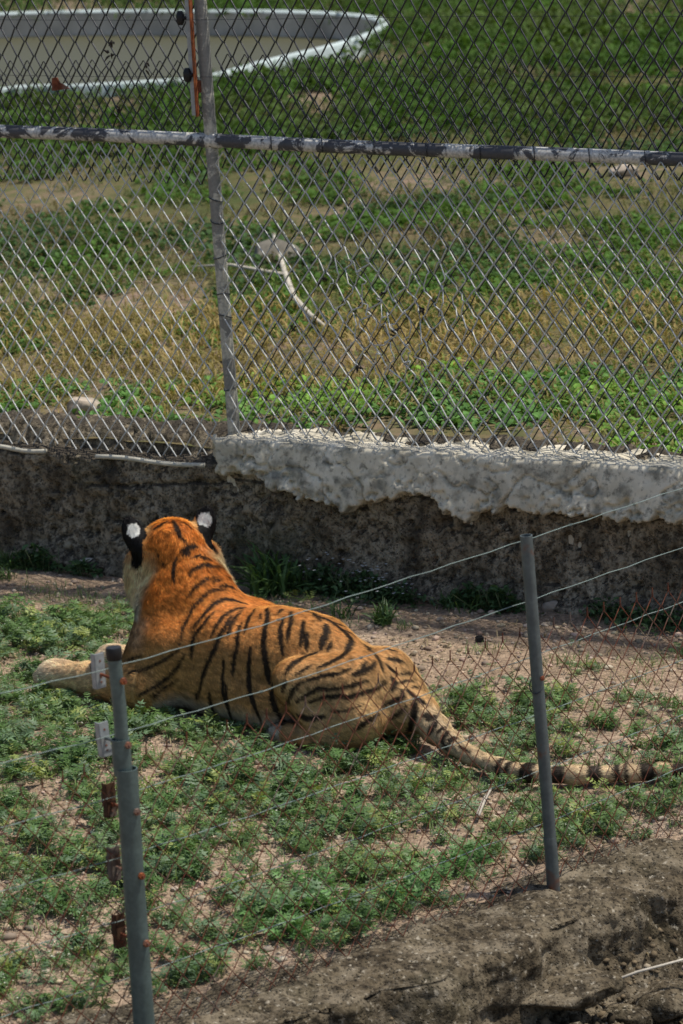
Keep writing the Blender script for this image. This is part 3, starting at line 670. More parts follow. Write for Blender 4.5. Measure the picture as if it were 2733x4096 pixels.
def sdf(p):
    d=torso(p)
    # shoulders
    for s in (1,-1):
        d=smin(d,ell(p,(.24,s*.155,.27),(.22,.09,.19)),.10)
        d=smin(d,rcone(p,(.44,s*.20,.30),(.50,s*.27,.11),.125,.105),.11)   # upper arm
    d=smin(d,rcone(p,(.40,.13,.12),(-.20,.17,.11),.12,.12),.08)
    # neck
    d=smin(d,rcone(p,(.20,.02,.265),(.46,0,.50),.175,.16),.06)
    d=smin(d,rcone(p,(.46,.01,.49),H0-hd*.02,.165,.14),.06)
    d=smin(d,rcone(p,(.54,.13,.38),(.60,.235,.15),.12,.11),.09)
    d=smin(d,rcone(p,(.52,.045,.44),(.48,.05,.25),.18,.18),.08)    # chest front
    # forelegs
    d=smin(d,rcone(p,(.50,.285,.105),(.95,.235,.075),.108,.074),.05)
    d=smin(d,rcone(p,(.95,.235,.075),(1.12,.225,.06),.072,.066),.03)
    d=smin(d,ell(p,(1.185,.22,.058),(.105,.082,.068)),.03)
    d=smin(d,rcone(p,(.48,-.22,.085),(.95,-.2,.055),.085,.05),.05)
    d=smin(d,rcone(p,(.95,-.20,.055),(1.12,-.18,.05),.05,.055),.03)
    d=smin(d,ell(p,(1.20,-.17,.05),(.10,.068,.052)),.03)
    for ty in (-.055,-.02,.018,.052):
        d=smin(d,ell(p,(1.262-abs(ty)*.35,.22+ty,.042),(.04,.021,.036)),.008)
        d=smin(d,ell(p,(1.262-abs(ty)*.35,-.17+ty,.04),(.04,.021,.034)),.008)
    # hind
    for s in (1,-.55):
        d=smin(d,rcone(p,(-.60,s*.13,.24 if s>0 else .225),(-.38,s*.245,.27 if s>0 else .235),.165 if s>0 else .152,.10),.035)
        d=smin(d,rcone(p,(-.38,s*.25,.26),(-.55,s*.28,.09),.095,.06),.04)
        d=smin(d,ell(p,(-.64,s*.19,.13),(.17,.13,.14)),.05)
        d=smin(d,rcone(p,(-.62,s*.28,.05),(-.36,s*.30,.04),.05,.045),.03)
        d=smin(d,ell(p,(-.33,s*.30,.04),(.08,.05,.04)),.03)
    d=smin(d,rcone(p,(-.56,.035,.24),TAIL[1],.13,.075),.06)
    # tail
    for i in range(len(TAIL)-1):
        d=smin(d,rcone(p,TAIL[i],TAIL[i+1],TR[i],TR[i+1]),.03)
    # head
    h=ell(p,hp(.02,.005,-.005),(.16,.155,.122),HM)
    h=smin(h,ell(p,hp(.17,0,-.055),(.12,.085,.075),HM),.06)   # muzzle
    for s in (1,-1):
        h=smin(h,ell(p,hp(.02,s*.145,-.12),(.075,.08,.16),HM),.05)  # ruff
    d=smin(d,h,.06)
    for s in (1,-1):
        M=earM(s); c=EARC[s]
        e=ell(p,c,(.024,.056,.096),M)
        e2=ell(p,c+M[:,0]*.024+M[:,2]*.015,(.024,.046,.072),M)
        e=np.maximum(e,-e2)
        lb=ell(p,c-M[:,2]*.055-hl*s*.018-hd*.02,(.034,.048,.062),M)
        d=smin(d,smin(e,lb,.02),.02)
    d=np.maximum(d,-p[...,2]-.0)
    return d

def sdf_grad(p, h=.004):
    g = np.stack([sdf(p+np.eye(3)[i]*h)-sdf(p-np.eye(3)[i]*h) for i in range(3)], -1)
    return g/(np.linalg.norm(g, axis=-1, keepdims=True)+1e-9)
def surface(vox=.0085):
    lo = np.array([min(-1.0, min(t[0] for t in TAIL)-.1), min(-.48, min(t[1] for t in TAIL)-.1), -.03]); hi = np.array([1.36, .48, .95])
    K = 4; nc = np.ceil((hi-lo)/(vox*K)).astype(int)+1
    ax = [lo[i]+np.arange(nc[i])*vox*K for i in range(3)]
    G = np.stack(np.meshgrid(*ax, indexing='ij'), -1); D = sdf(G.reshape(-1, 3)).reshape(nc)
    n = (nc-1)*K+1
    # trilinear upsample, then exact values near the surface
    def up(A, axis):
        m = A.shape[axis]; idx = np.arange((m-1)*K+1); i0 = np.minimum(idx//K, m-2); t = (idx-i0*K)/K
        sh = [1]*A.ndim; sh[axis] = -1; t = t.reshape(sh)
        return np.take(A, i0, axis)*(1-t)+np.take(A, i0+1, axis)*t
    Df = up(up(up(D, 0), 1), 2)
    near = np.abs(Df) < vox*K*1.1
    I = np.argwhere(near); Pn = lo+I*vox
    vals = np.concatenate([sdf(Pn[i:i+200000]) for i in range(0, len(Pn), 200000)])
    Df[near] = vals
    S = Df < 0
    a = S[:-1, :-1, :-1]; cnt = np.zeros(a.shape, np.int8)
    for dx in (0, 1):
        for dy in (0, 1):
            for dz in (0, 1): cnt += S[dx:n[0]-1+dx, dy:n[1]-1+dy, dz:n[2]-1+dz]
    act = (cnt > 0) & (cnt < 8); C = np.argwhere(act); vid = -np.ones(act.shape, np.int64); vid[act] = np.arange(len(C))
    # vertex = mean of edge crossings
    acc = np.zeros((len(C), 3)); num = np.zeros(len(C))
    corners = [(0, 0, 0), (1, 0, 0), (0, 1, 0), (1, 1, 0), (0, 0, 1), (1, 0, 1), (0, 1, 1), (1, 1, 1)]
    for p_ in range(8):
        for q_ in range(p_+1, 8):
            a_, b_ = np.array(corners[p_]), np.array(corners[q_])
            if np.abs(a_-b_).sum() != 1: continue
            da = Df[C[:, 0]+a_[0], C[:, 1]+a_[1], C[:, 2]+a_[2]]; db = Df[C[:, 0]+b_[0], C[:, 1]+b_[1], C[:, 2]+b_[2]]
            m = (da < 0) != (db < 0); t = da/(da-db+1e-12)
            acc[m] += (a_+(b_-a_)*t[:, None])[m]; num[m] += 1
    V = lo+(C+acc/num[:, None])*vox
    F = []
    for axx in range(3):
        o1, o2 = [(1, 2), (2, 0), (0, 1)][axx]
        sl0 = [slice(1, -1)]*3; sl1 = [slice(1, -1)]*3; sl0[axx] = slice(0, -1); sl1[axx] = slice(1, None)
        s0 = S[tuple(sl0)]; s1 = S[tuple(sl1)]
        for flip, m in ((False, s0 & ~s1), (True, ~s0 & s1)):
            E = np.argwhere(m); E[:, [i for i in range(3) if i != axx]] += 1
            def cell(d1, d2):
                c = E.copy(); c[:, o1] -= d1; c[:, o2] -= d2; return vid[c[:, 0], c[:, 1], c[:, 2]]
            q = np.stack([cell(1, 1), cell(0, 1), cell(0, 0), cell(1, 0)], 1)
            if flip: q = q[:, ::-1]
            F.append(q)
    F = np.concatenate(F); F = F[(F >= 0).all(1)]
    return V, F
TV, TF = surface()
# light smoothing
def smooth(V, F, it=3, lam=.45):
    e = np.concatenate([F[:, [0, 1]], F[:, [1, 2]], F[:, [2, 3]], F[:, [3, 0]]])
    for _ in range(it):
        s = np.zeros_like(V); c = np.zeros(len(V))
        np.add.at(s, e[:, 0], V[e[:, 1]]); np.add.at(c, e[:, 0], 1)
        V = V+lam*(s/np.maximum(c, 1)[:, None]-V)
    return V
TV = smooth(TV, TF, 3)
# ---- stripes: lines drawn on the coat, turned into curves on the body
def Zm(ox_, oy_, k): return lambda L: [(ox_+x*k, oy_+y*k) for x, y in L]
z4, z1, z2 = (400, 2000, .38265), (100, 1950, .63776), (900, 2300, .70153)
STR = []
def S(z, w_, *pts): STR.append(([(z[0]+x*z[2], z[1]+y*z[2]) for x, y in pts], w_*z[2]))
# head and neck
S(z4, 40, (560,295),(610,275),(660,240),(700,220)); S(z4, 48, (765,215),(790,260),(810,310),(840,370),(895,420)); S(z4, 16, (830,220),(900,240),(950,285))
S(z4, 55, (850,525),(900,500),(960,470),(1020,480)); S(z4, 50, (870,560),(940,530)); S(z4, 36, (960,590),(1030,570),(1140,602)); S(z4, 36, (795,600),(765,680),(760,760),(770,850))
S(z4, 40, (930,770),(970,710),(1050,680),(1110,650),(1180,665),(1260,675)); S(z4, 30, (900,1010),(960,930),(1040,860),(1130,800),(1200,785),(1260,780)); S(z4, 26, (1165,850),(1220,825),(1285,825))
S(z4, 16, (1270,755),(1330,790),(1400,850)); S(z4, 32, (1230,890),(1310,885),(1400,910),(1450,970)); S(z4, 34, (1310,925),(1200,925),(1120,950),(1040,1030),(960,1120),(920,1220),(860,1320),(840,1420),(825,1500))
S(z4, 44, (1530,1085),(1450,1060),(1380,1035),(1290,1025),(1200,1070),(1120,1140),(1040,1240),(975,1320)); S(z4, 42, (1190,1160),(1120,1230),(1050,1320),(980,1400),(955,1480),(945,1560))
S(z4, 40, (1500,1120),(1420,1130),(1350,1160),(1270,1220),(1210,1310),(1150,1420)); S(z4, 28, (1490,1130),(1440,1180),(1370,1260),(1330,1340),(1320,1430))
S(z4, 34, (1480,1270),(1450,1340),(1420,1450),(1400,1560)); S(z4, 30, (1560,1200),(1520,1290),(1500,1400)); S(z4, 24, (415,940),(400,1010),(395,1080)); S(z4, 16, (340,755),(400,740))
S(z4, 26, (650,640),(650,690)); S(z4, 26, (590,540),(610,590)); S(z4, 14, (440,1000),(430,1110))
# shoulder and flank
S(z1, 14, (620,1085),(680,1065),(740,1050)); S(z1, 18, (650,1165),(760,1130),(870,1075),(960,1010)); S(z1, 22, (700,1300),(800,1250),(900,1180),(960,1110),(990,1040)); S(z1, 14, (780,1310),(870,1250),(950,1190))
S(z1, 22, (1060,930),(1040,1000),(1035,1070)); S(z1, 28, (1290,800),(1220,920),(1180,1020),(1140,1100),(1110,1180),(1090,1270),(1060,1310)); S(z1, 24, (1335,870),(1320,1000),(1300,1100),(1295,1170))
S(z1, 24, (1240,1080),(1235,1180),(1235,1270),(1255,1350),(1275,1440)); S(z1, 34, (1410,1000),(1400,1100),(1400,1200),(1410,1290),(1440,1380),(1470,1460)); S(z1, 26, (1150,1280),(1155,1350),(1165,1410))
S(z1, 20, (1440,760),(1400,830),(1370,910)); S(z1, 18, (1340,790),(1290,860),(1270,930)); S(z1, 16, (1475,790),(1470,825))
S(z2, 34, (235,170),(240,240),(225,310),(215,400),(225,480),(240,560),(270,630),(262,700),(290,790),(325,850)); S(z2, 24, (75,290),(65,380),(50,480),(40,570)); S(z2, 24, (0,620),(5,740),(25,810))
S(z2, 26, (335,175),(300,220)); S(z2, 28, (330,240),(310,310),(315,390),(325,450)); S(z2, 26, (370,205),(375,260),(355,340),(350,380)); S(z2, 26, (445,255),(435,330),(425,400)); S(z2, 24, (460,325),(460,425))
S(z2, 38, (570,280),(575,320),(555,370),(540,420)); S(z2, 24, (600,375),(580,435)); S(z2, 24, (420,195),(500,215),(540,260)); S(z2, 32, (520,230),(600,260),(690,330),(720,370),(700,410),(685,450),(640,475),(580,505),(525,527))
S(z2, 16, (590,255),(690,295)); S(z2, 20, (650,300),(740,340),(830,400)); S(z2, 16, (750,325),(870,360)); S(z2, 28, (790,390),(830,435)); S(z2, 24, (850,445),(885,500),(895,540)); S(z2, 18, (900,415),(975,432))
# haunch
S(z2, 30, (520,440),(440,470),(380,505),(340,555)); S(z2, 16, (490,510),(440,540),(390,570)); S(z2, 20, (340,600),(322,665)); S(z2, 22, (435,598),(390,640),(360,700),(348,740))
S(z2, 20, (715,528),(640,560),(560,570),(500,585),(440,610)); S(z2, 32, (855,488),(830,520),(790,540),(720,565)); S(z2, 18, (800,490),(770,530)); S(z2, 20, (815,593),(740,615),(680,635),(600,640))
S(z2, 24, (915,598),(860,640),(780,665),(700,690),(640,685),(560,690),(480,720)); S(z2, 22, (620,650),(540,640),(470,670),(400,720)); S(z2, 30, (1000,650),(1010,690),(960,710),(895,742)); S(z2, 34, (945,575),(965,610),(945,655))
S(z2, 24, (910,500),(950,540),(985,560)); S(z2, 30, (920,470),(970,475),(1012,487)); S(z2, 20, (1000,562),(1062,550)); S(z2, 22, (990,610),(1065,595)); S(z2, 22, (1060,640),(1112,630)); S(z2, 20, (1030,650),(1080,690),(1150,735))
S(z2, 40, (1075,715),(1075,780),(1060,840),(1040,895)); S(z2, 22, (1025,742),(980,790),(935,818)); S(z2, 34, (1128,800),(1145,790),(1160,815),(1205,800)); S(z2, 34, (1200,832),(1178,868),(1155,905)); S(z2, 30, (1205,905),(1222,880),(1255,862)); S(z2, 30, (1232,950),(1245,915),(1268,890))
S(z2, 30, (1270,955),(1285,935),(1320,922)); S(z2, 30, (1240,960),(1262,1000)); S(z2, 16, (1330,970),(1390,1010)); S(z2, 22, (880,780),(800,830),(720,885)); S(z2, 30, (405,795),(470,815),(560,805)); S(z2, 14, (760,740),(680,770),(600,775))

def hits(px):
    px = np.array(px); d = FW*FPX+CR*(px[:, 0:1]-PW/2)-CU*(px[:, 1:2]-PH/2); d /= np.linalg.norm(d, axis=1, keepdims=True)
    dl = np.stack([d@TX, d@TY, d[:, 2]], -1); o = w2l(CAM); t = np.full(len(px), 13.2); done = np.zeros(len(px), bool)
    for _ in range(110):
        p = o+dl*t[:, None]; v = sdf(p); done |= v < .0008; t = np.where(done, t, t+np.maximum(v*.8, .0012))
    return [q if k else None for q, k in zip(o+dl*t[:, None], done)]
SEG = []        # a, b, width at a, width at b
for pts, w_ in STR:
    # resample finely, project onto the body
    P = np.array(pts); L = np.r_[0, np.cumsum(np.linalg.norm(np.diff(P, axis=0), axis=1))]
    n = max(3, int(L[-1]/14)+1); s = np.linspace(0, L[-1], n)
    Q = hits(np.stack([np.interp(s, L, P[:, 0]), np.interp(s, L, P[:, 1])], -1))
    ww = (w_/900/2)*np.clip(np.sin(np.pi*np.clip(.10+.80*s/L[-1], 0, 1))**.55, .15, 1)*1.32
    for i in range(n-1):
        if Q[i] is not None and Q[i+1] is not None and np.linalg.norm(Q[i]-Q[i+1]) < .10: SEG.append((Q[i], Q[i+1], ww[i], ww[i+1]))
SA = np.array([s[0] for s in SEG]); SB = np.array([s[1] for s in SEG]); WA_ = np.array([s[2] for s in SEG]); WB_ = np.array([s[3] for s in SEG])
SDR = SB-SA; SL2 = (SDR**2).sum(1)+1e-12
def stripe(p, rag=None):
    """how far inside a stripe (positive) each point lies, in metres"""
    out = np.full(len(p), -1.0)
    for i in range(len(SA)):
        lo = np.minimum(SA[i], SB[i])-.04; hi = np.maximum(SA[i], SB[i])+.04
        m = np.nonzero(((p > lo) & (p < hi)).all(1))[0]
        if not len(m): continue
        q = p[m]-SA[i]; t = np.clip((q@SDR[i])/SL2[i], 0, 1)
        d = WA_[i]+(WB_[i]-WA_[i])*t-np.linalg.norm(q-t[:, None]*SDR[i], axis=1)
        out[m] = np.maximum(out[m], d)
    return out
CL = w2l(CAM)
TAILP = np.array(TAIL); TS = np.r_[0, np.cumsum(np.linalg.norm(np.diff(TAILP, axis=0), axis=1))]
def tailparam(p):
    best = np.full(len(p), 9.0); s = np.zeros(len(p))
    for i in range(len(TAILP)-1):
        a, b = TAILP[i], TAILP[i+1]; ab = b-a; t = np.clip(((p-a)@ab)/(ab@ab), 0, 1); d = np.linalg.norm(p-a-t[:, None]*ab, axis=1)
        m = d < best; best[m] = d[m]; s[m] = (TS[i]+t*(TS[i+1]-TS[i]))[m]
    return best, s
def tail_s(px):
    c = w2l(np.array([atz(x, 3090, .04) for x in [px]]))[0]; return tailparam(c[None])[1][0]
RINGS = [(1964, 24), (2011, 28), (2117, 50), (2235, 56), (2369, 52), (2459, 30), (2495, 20), (2585, 64), (2735, 110), (2890, 60)]
RS = [(tail_s(x), w_/930/2) for x, w_ in RINGS]
def coat(p, nrm):
    n = len(p); x, y, z = p.T
    nz = (fbm(x*9, y*9, z*9, 3, 201)-.5); nf = fbm(x*60, y*60, z*60, 2, 203)-.5
    front = sstep(-.35, .55, x)
    dors = np.array([.55, .275, .092])[None]*(1-front[:, None])+np.array([.60, .205, .036])[None]*front[:, None]
    flank = np.array([.47, .262, .098]); belly = np.array([.66, .60, .50])
    h = z+.10*nrm[:, 2]+nz*.06
    f1 = sstep(.58, .26, h)[:, None]; c = dors*(1-f1)+flank*f1
    f2 = (sstep(.13, .05, z+nz*.05)*(x > -.35)*(x < .45)*(np.abs(y) < .36))[:, None]*.85; c = c*(1-f2)+belly*f2
    # rump and thighs paler
    f3 = (sstep(-.25, -.5, x)*sstep(.46, .25, z)*.65)[:, None]; c = c*(1-f3)+np.array([.60, .41, .21])*f3
    # forelegs: pale paws
    f4 = (sstep(.62, 1.02, x)*sstep(.30, .16, z))[:, None]; c = c*(1-f4)+np.array([.66, .45, .24])*f4
    f4 = (sstep(1.0, 1.25, x)*sstep(.3, .16, z)*.6)[:, None]; c = c*(1-f4)+np.array([.70, .57, .42])*f4
    f6 = (sstep(.46, .56, x)*sstep(.26, .34, z)*sstep(.46, .40, z)*sstep(.13, .2, y))[:, None]*.25; c = c*(1-f6)+np.array([.64, .60, .50])*f6
    # tail
    tb, ts = tailparam(p); f5 = (sstep(.085, .06, tb)*sstep(.12, .34, ts))[:, None]; c = c*(1-f5)+np.array([.56, .43, .27])*f5
    # head frame
    q = (p-H0)@HM; inh = (np.linalg.norm(q, axis=1) < .42) & (z > .40)
    ruff = sstep(.065, .125, np.abs(q[:, 1])+.05*nz)*sstep(.04, -.05, q[:, 2])*inh*sstep(-.17, -.11, q[:, 0])
    c = c*(1-ruff[:, None]*.85)+np.array([.74, .60, .36])*ruff[:, None]*.85
    low_ = (ruff*sstep(-.12, -.24, q[:, 2]))[:, None]; c = c*(1-low_*.8)+np.array([.62, .58, .47])*low_*.8
    tmp = sstep(.07, .105, np.abs(q[:, 1]))*sstep(.0, .05, q[:, 2])*sstep(-.10, -.02, q[:, 0])*inh
    c = c*(1-tmp[:, None]*.7)+np.array([.62, .40, .17])*tmp[:, None]*.7
    mz = (sstep(.14, .2, q[:, 0])*inh)[:, None]; c = c*(1-mz)+np.array([.68, .6, .48])*mz
    cp_ = fbm(x*28, y*105, z*80, 2, 207)-.5; tuf = (fbm(x*42, y*42, z*30, 2, 209)-.5)*sstep(.12, .5, x)*sstep(.28, .45, z)
    c = c*(1+.5*nf[:, None]+.25*nz[:, None]+1.25*cp_[:, None]+.45*tuf[:, None])
    # stripes
    see = ((CL-p)*nrm).sum(1) > 0
    rag = nf*.010
    d = np.maximum(stripe(p), -1.0)
    pm = p*np.array([1, -1, 1]); hid = ~see & (x < .62) & (x > -.85)
    dm = np.full(n, -1.0)
    if hid.any(): dm[hid] = stripe(pm[hid])
    d = np.where(see, d, np.maximum(d, dm))
    k = sstep(-.0035, .0035, d+rag)
    for s0, w_ in RS:
        k = np.maximum(k, sstep(-.006, .006, w_-np.abs(ts-s0-.01*nz)+nf*.008)*(tb < .075)*(ts > .3))
    dark = np.array([.018, .013, .010])
    c = c*(1-k[:, None]*.97)+dark*k[:, None]*.97
    # ears: black backs with a white spot
    for s in (1, -1):
        M = earM(s); e = (p-EARC[s])@M; g = (e[:, 0]/.075)**2+(e[:, 1]/.085)**2+((e[:, 2]+.022)/.128)**2 < 1
        back = g & (e[:, 0] < .012) & (e[:, 0] > -.062) & (np.abs((p-H0)@hl) > .118)
        c[back] = np.array([.010, .009, .009])
        sp = back & ((e[:, 1]/.033)**2+((e[:, 2]-.030)/.031)**2 < 1+nf); c[sp] = np.array([.80, .80, .74])
        frontf = g & (e[:, 0] >= .012) & (e[:, 2] > -.05); c[frontf] = np.array([.6, .52, .42])
    return np.clip(c, .004, .9), k
TNv = sdf_grad(TV)
tcol, _ = coat(TV, TNv)
x, y, z = TV.T; q = (TV-H0)@HM; ear_ = np.minimum(np.linalg.norm(TV-EARC[1], axis=1), np.linalg.norm(TV-EARC[-1], axis=1)) < .13
TV = TV+TNv*((fbm(x*30, y*36, z*26, 3, 221)-.5)*(.003+.009*sstep(.15, .5, x)*sstep(.25, .45, z))*(~ear_)*(z > .03))[:, None]
tiger = empty('tiger', tuple(TP)); tag(tiger, 'striped orange tiger lying on the grass with its back turned and tail stretched out', 'tiger')
body = link('body', arr_mesh('body', l2w(TV), TF, tcol*.8), M_SKIN, tiger, True)
# ---- short fur: thin blades combed along the body
tri = np.concatenate([TF[:, [0, 1, 2]], TF[:, [0, 2, 3]]])
A_ = np.linalg.norm(np.cross(TV[tri[:, 1]]-TV[tri[:, 0]], TV[tri[:, 2]]-TV[tri[:, 0]]), axis=1)
cen = TV[tri].mean(1); A_ = A_*(cen[:, 2] > .006)
NH = 380000
f = rng.choice(len(tri), NH, p=A_/A_.sum()); r1 = np.sqrt(rng.random(NH)); r2 = rng.random(NH)
bary = np.stack([1-r1, r1*(1-r2), r1*r2], 1)
HP = (TV[tri[f]]*bary[..., None]).sum(1); HN = (TNv[tri[f]]*bary[..., None]).sum(1); HN /= np.linalg.norm(HN, axis=1, keepdims=True)
hc, hk = coat(HP, HN)
x, y, z = HP.T
comb = np.tile(np.array([-1.0, 0, -.55]), (NH, 1))
leg = (x > .5) & (z < .22); comb[leg] = (1.0, 0, -.25)
q = (HP-H0)@HM; inh = (np.linalg.norm(q, axis=1) < .30) & (z > .45)
comb[inh] = (-hd*1.0)[None]+np.array([0, 0, -.75]) ; 
ruff = inh & (np.abs(q[:, 1]) > .11) & (q[:, 2] < .02); comb[ruff] = np.array([0, 0, -1.0])-hd*.35
tb, ts = tailparam(HP); tl_ = (tb < .08) & (ts > .25)
for i in range(len(TAILP)-1):
    m = tl_ & (ts >= TS[i]) & (ts <= TS[i+1]); v = TAILP[i+1]-TAILP[i]; comb[m] = v/np.linalg.norm(v)
comb = comb+rng.normal(size=(NH, 3))*.22+np.stack([fbm(x*14, y*14, z*14, 2, 211+i)-.5 for i in range(3)], 1)*.9
comb = comb-(comb*HN).sum(1, keepdims=True)*HN; comb /= np.linalg.norm(comb, axis=1, keepdims=True)+1e-9
ln = rng.uniform(.012, .024, NH)
ln[ruff] *= 2.1; ln[(z < .12) & (np.abs(x) < .42)] *= 1.7; ln[inh & ~ruff] *= 1.15
ear = np.zeros(NH, bool)
for s in (1, -1): ear |= np.linalg.norm((HP-EARC[s])/1.0, axis=1) < .085
ln[ear] *= .45
lift = rng.uniform(.12, .42, NH); lift[ruff] = rng.uniform(.2, .45, ruff.sum())
dirn = comb+HN*lift[:, None]; dirn /= np.linalg.norm(dirn, axis=1, keepdims=True)
sidev = np.cross(dirn, HN); sidev /= np.linalg.norm(sidev, axis=1, keepdims=True)+1e-9
wd = rng.uniform(.0009, .0018, NH)
tip = HP+dirn*ln[:, None]; tip[:, 2] = np.maximum(tip[:, 2], .002)
root = HP-HN*.002
Vh = np.stack([root-sidev*wd[:, None], root+sidev*wd[:, None], tip], 1).reshape(-1, 3)
hc = np.clip(hc*rng.uniform(.72, 1.62, NH)[:, None], .003, .95)
Ch = np.repeat(hc, 3, 0); Ch[2::3] *= 1.12
Nn = HN+comb*.25+rng.normal(size=(NH, 3))*.10+np.stack([fbm(x*70, y*70, z*50, 2, 231+i)-.5 for i in range(3)], 1)*.9; Nn /= np.linalg.norm(Nn, axis=1, keepdims=True)
Nw = Nn[:, 0:1]*TX+Nn[:, 1:2]*TY+Nn[:, 2:3]*np.array([0, 0, 1.])
fur = link('fur', arr_mesh('fur', l2w(Vh), np.arange(3*NH).reshape(-1, 3), Ch, np.repeat(Nw, 3, 0)), M_FUR, tiger)
fur['kind'] = 'stuff'

# face, on the far side of the head
for s_ in (1, -1):
    ec = l2w(hp(.152, s_*.066, .044)[None])[0]; dv = l2w((hp(.152, s_*.066, .044)+hd*.8+hl*s_*.45+hu*.2)[None])[0]-ec; dv /= np.linalg.norm(dv)
    MB().tube([ec-dv*.016, ec-dv*.006, ec+dv*.006, ec+dv*.014, ec+dv*.017], [.010, .017, .017, .010, .002], 12).build('eye', m_plain('amber_eye', (.30, .17, .03), .15) if 'amber_eye' not in bpy.data.materials else bpy.data.materials['amber_eye'], tiger, True)
nc = l2w(hp(.280, 0, -.025)[None])[0]; fv = l2w((hp(.280, 0, -.025)+hd)[None])[0]-nc
MB().tube([nc-fv*.02, nc-fv*.004, nc+fv*.008, nc+fv*.012], [.020, .027, .020, .004], 12).build('nose', m_plain('nose_skin', (.20, .07, .06), .5), tiger, True)

# ================================================================== STONES AND SMALL THINGS
def stone(px, py, wpx, flat, mat, name, lab, cat, group, seed, sub=2):
    p = atz(px, py, 0.0); r = wpx/890/2; p = np.array([p[0], p[1], float(gz(p[0], p[1]))+r*flat*.45])
    o = link(name, chunk(p, (r, r*.8, r), seed, sub, flat, .5, rng.uniform(0, 3), 1.4), mat, None, sub > 2); tag(o, lab, cat, group)
    return o
SG = 'pale stones scattered on the bare ground'
stone(2212, 2425, 100, .62, M_STONE, 'rock', 'largest pale rock at the wall foot beside the thin post', 'rock', None, 1, 3)
stone(2180, 2482, 52, .35, M_STONE, 'rock', 'flat brown stone in front of the largest pale rock', 'rock', None, 2, 3)
stone(1200, 2355, 62, .75, M_ROCK, 'rock', 'rounded grey rock at the wall foot between grass tuft and flowering weeds', 'rock', None, 3, 3)
stone(1440, 2426, 32, .7, M_STONE, 'stone', 'whitish stone on the dirt path in front of the flowering weeds', 'stone', None, 4, 3)
stone(1760, 2465, 42, .6, M_STONE, 'stone', 'brown stone half sunk in the middle of the dirt path', 'stone', None, 5, 3)
stone(1508, 2506, 24, .7, M_STONE, 'stone', 'small stone at the foot of the lone grass tuft on the path', 'stone', None, 6)
stone(1912, 2605, 28, .7, M_STONE, 'stone', 'small pale stone where the path meets the green plants', 'stone', None, 7)
stone(2440, 3235, 95, .30, M_STONE, 'stone', 'flat pale stone among weeds beyond the thin post', 'stone', None, 8, 3)
stone(390, 3330, 70, .35, M_PVC, 'stone', 'flat whitish block in the weeds just behind the thick post', 'stone', None, 9, 3)
stone(325, 2660, 30, .6, M_STONE, 'stone', 'pale round stone on bare soil beside the paws', 'stone', None, 10)
for i, (x, y, w_) in enumerate(((385, 2296, 32), (385, 2352, 22), (240, 2290, 22), (90, 2300, 20), (1010, 2385, 30), (1040, 2390, 26), (1110, 2400, 22), (1170, 2408, 28), (1700, 2500, 26), (1820, 2520, 20), (2050, 2560, 22), (2300, 2640, 24), (2450, 2700, 20), (2620, 2560, 24), (2330, 2500, 22), (1560, 2470, 20),
        (1960, 3000, 30), (2560, 3160, 34), (2690, 3180, 40), (2650, 3265, 40), (1350, 3340, 32), (800, 3350, 34), (1010, 3700, 40), (1070, 3780, 46), (930, 3300, 30), (650, 3270, 34), (1210, 3210, 30), (240, 3620, 44), (180, 3860, 36), (1620, 3700, 24), (1665, 3668, 20), (700, 3560, 36), (860, 3500, 40), (780, 3680, 32), (1500, 3440, 28), (2060, 3380, 30), (1240, 3590, 30), (420, 3700, 40))):
    lb, gr = (('small pale stone lying loose on the trodden dirt path', 'small stones on the dirt path') if i < 16 else ('small pale stone among the weeds between tiger and kerb', 'small stones among the weeds'))
    stone(x, y, w_, .55, M_STONE, 'stone', lb, 'stone', gr, 20+i)
p = atz(1918, 2548); pz_ = float(gz(p[0], p[1]))
c = np.array([p[0], p[1], pz_+.014]); m = MB().box(c, ((.96, .28, 0), (-.28, .96, 0), (0, 0, 1)), (.019, .012, .013)).box(c+np.array([0, 0, .014]), ((.9, .43, 0), (-.43, .9, 0), (0, 0, 1)), (.013, .008, .006))
tag(m.build('plastic_scrap', M_BLACK, bevel=.002), 'small black plastic scrap lying on the dirt path', 'scrap')
a = atz(1962, 3160, .02); b = atz(1912, 3262, .012); tag(MB().tube([a, a*.5+b*.5+np.array([0, 0, .012]), b], [.005, .009, .010], 7).build('dry_stalk', M_WOOD, None, True), 'pale dry stalk in the weeds below the tiger tail', 'stalk')
a = atz(290, 2260, .02); b = atz(430, 2240, .03); tag(MB().tube([a, a*.6+b*.4+np.array([0, 0, .015]), b], [.010, .014, .008], 7).build('dry_root', M_WOOD, None, True), 'short dry root lying at the wall foot behind the tiger head', 'root')
# dead branch, rock and pale stones out in the field
br = [(1092, 905), (1110, 965), (1140, 1060), (1175, 1140), (1240, 1210), (1300, 1260)]
P = [];
for x_, y_ in br:
    q_ = atz(x_, y_, .80); P.append(np.array([q_[0], q_[1], float(fz(q_[0], q_[1]))+.06]))
b0 = empty('dead_branch', tuple(P[2])); tag(b0, 'bleached dead branch lying on the field behind the fence', 'branch')
MB().tube(P, [.012, .016, .020, .020, .016, .010], 8).build('limb', M_WOOD, b0, True)
q_ = np.array(P[2]); MB().tube([q_, q_+np.array([-.35, .15, .06]), q_+np.array([-.6, .4, .02])], [.014, .010, .005], 7).build('twig', M_WOOD, b0, True)
for i, (x_, y_, w_, mt, lb) in enumerate(((1100, 1018, .16, M_ROCK, 'dark rock on the field beside the dead branch'), (330, 1600, .10, M_STONE, 'pale pinkish rock in the leafy weeds behind the left fence panel'), (2490, 690, .11, M_STONE, 'pale stone on the field high behind the fence rail'))):
    q_ = atz(x_, y_, .74); q_[2] = float(fz(q_[0], q_[1]))+w_*.3; tag(link('rock', chunk(q_, (w_, w_*.8, w_*.7), 300+i, 3, .8, .5), mt, None, True), lb, 'rock')

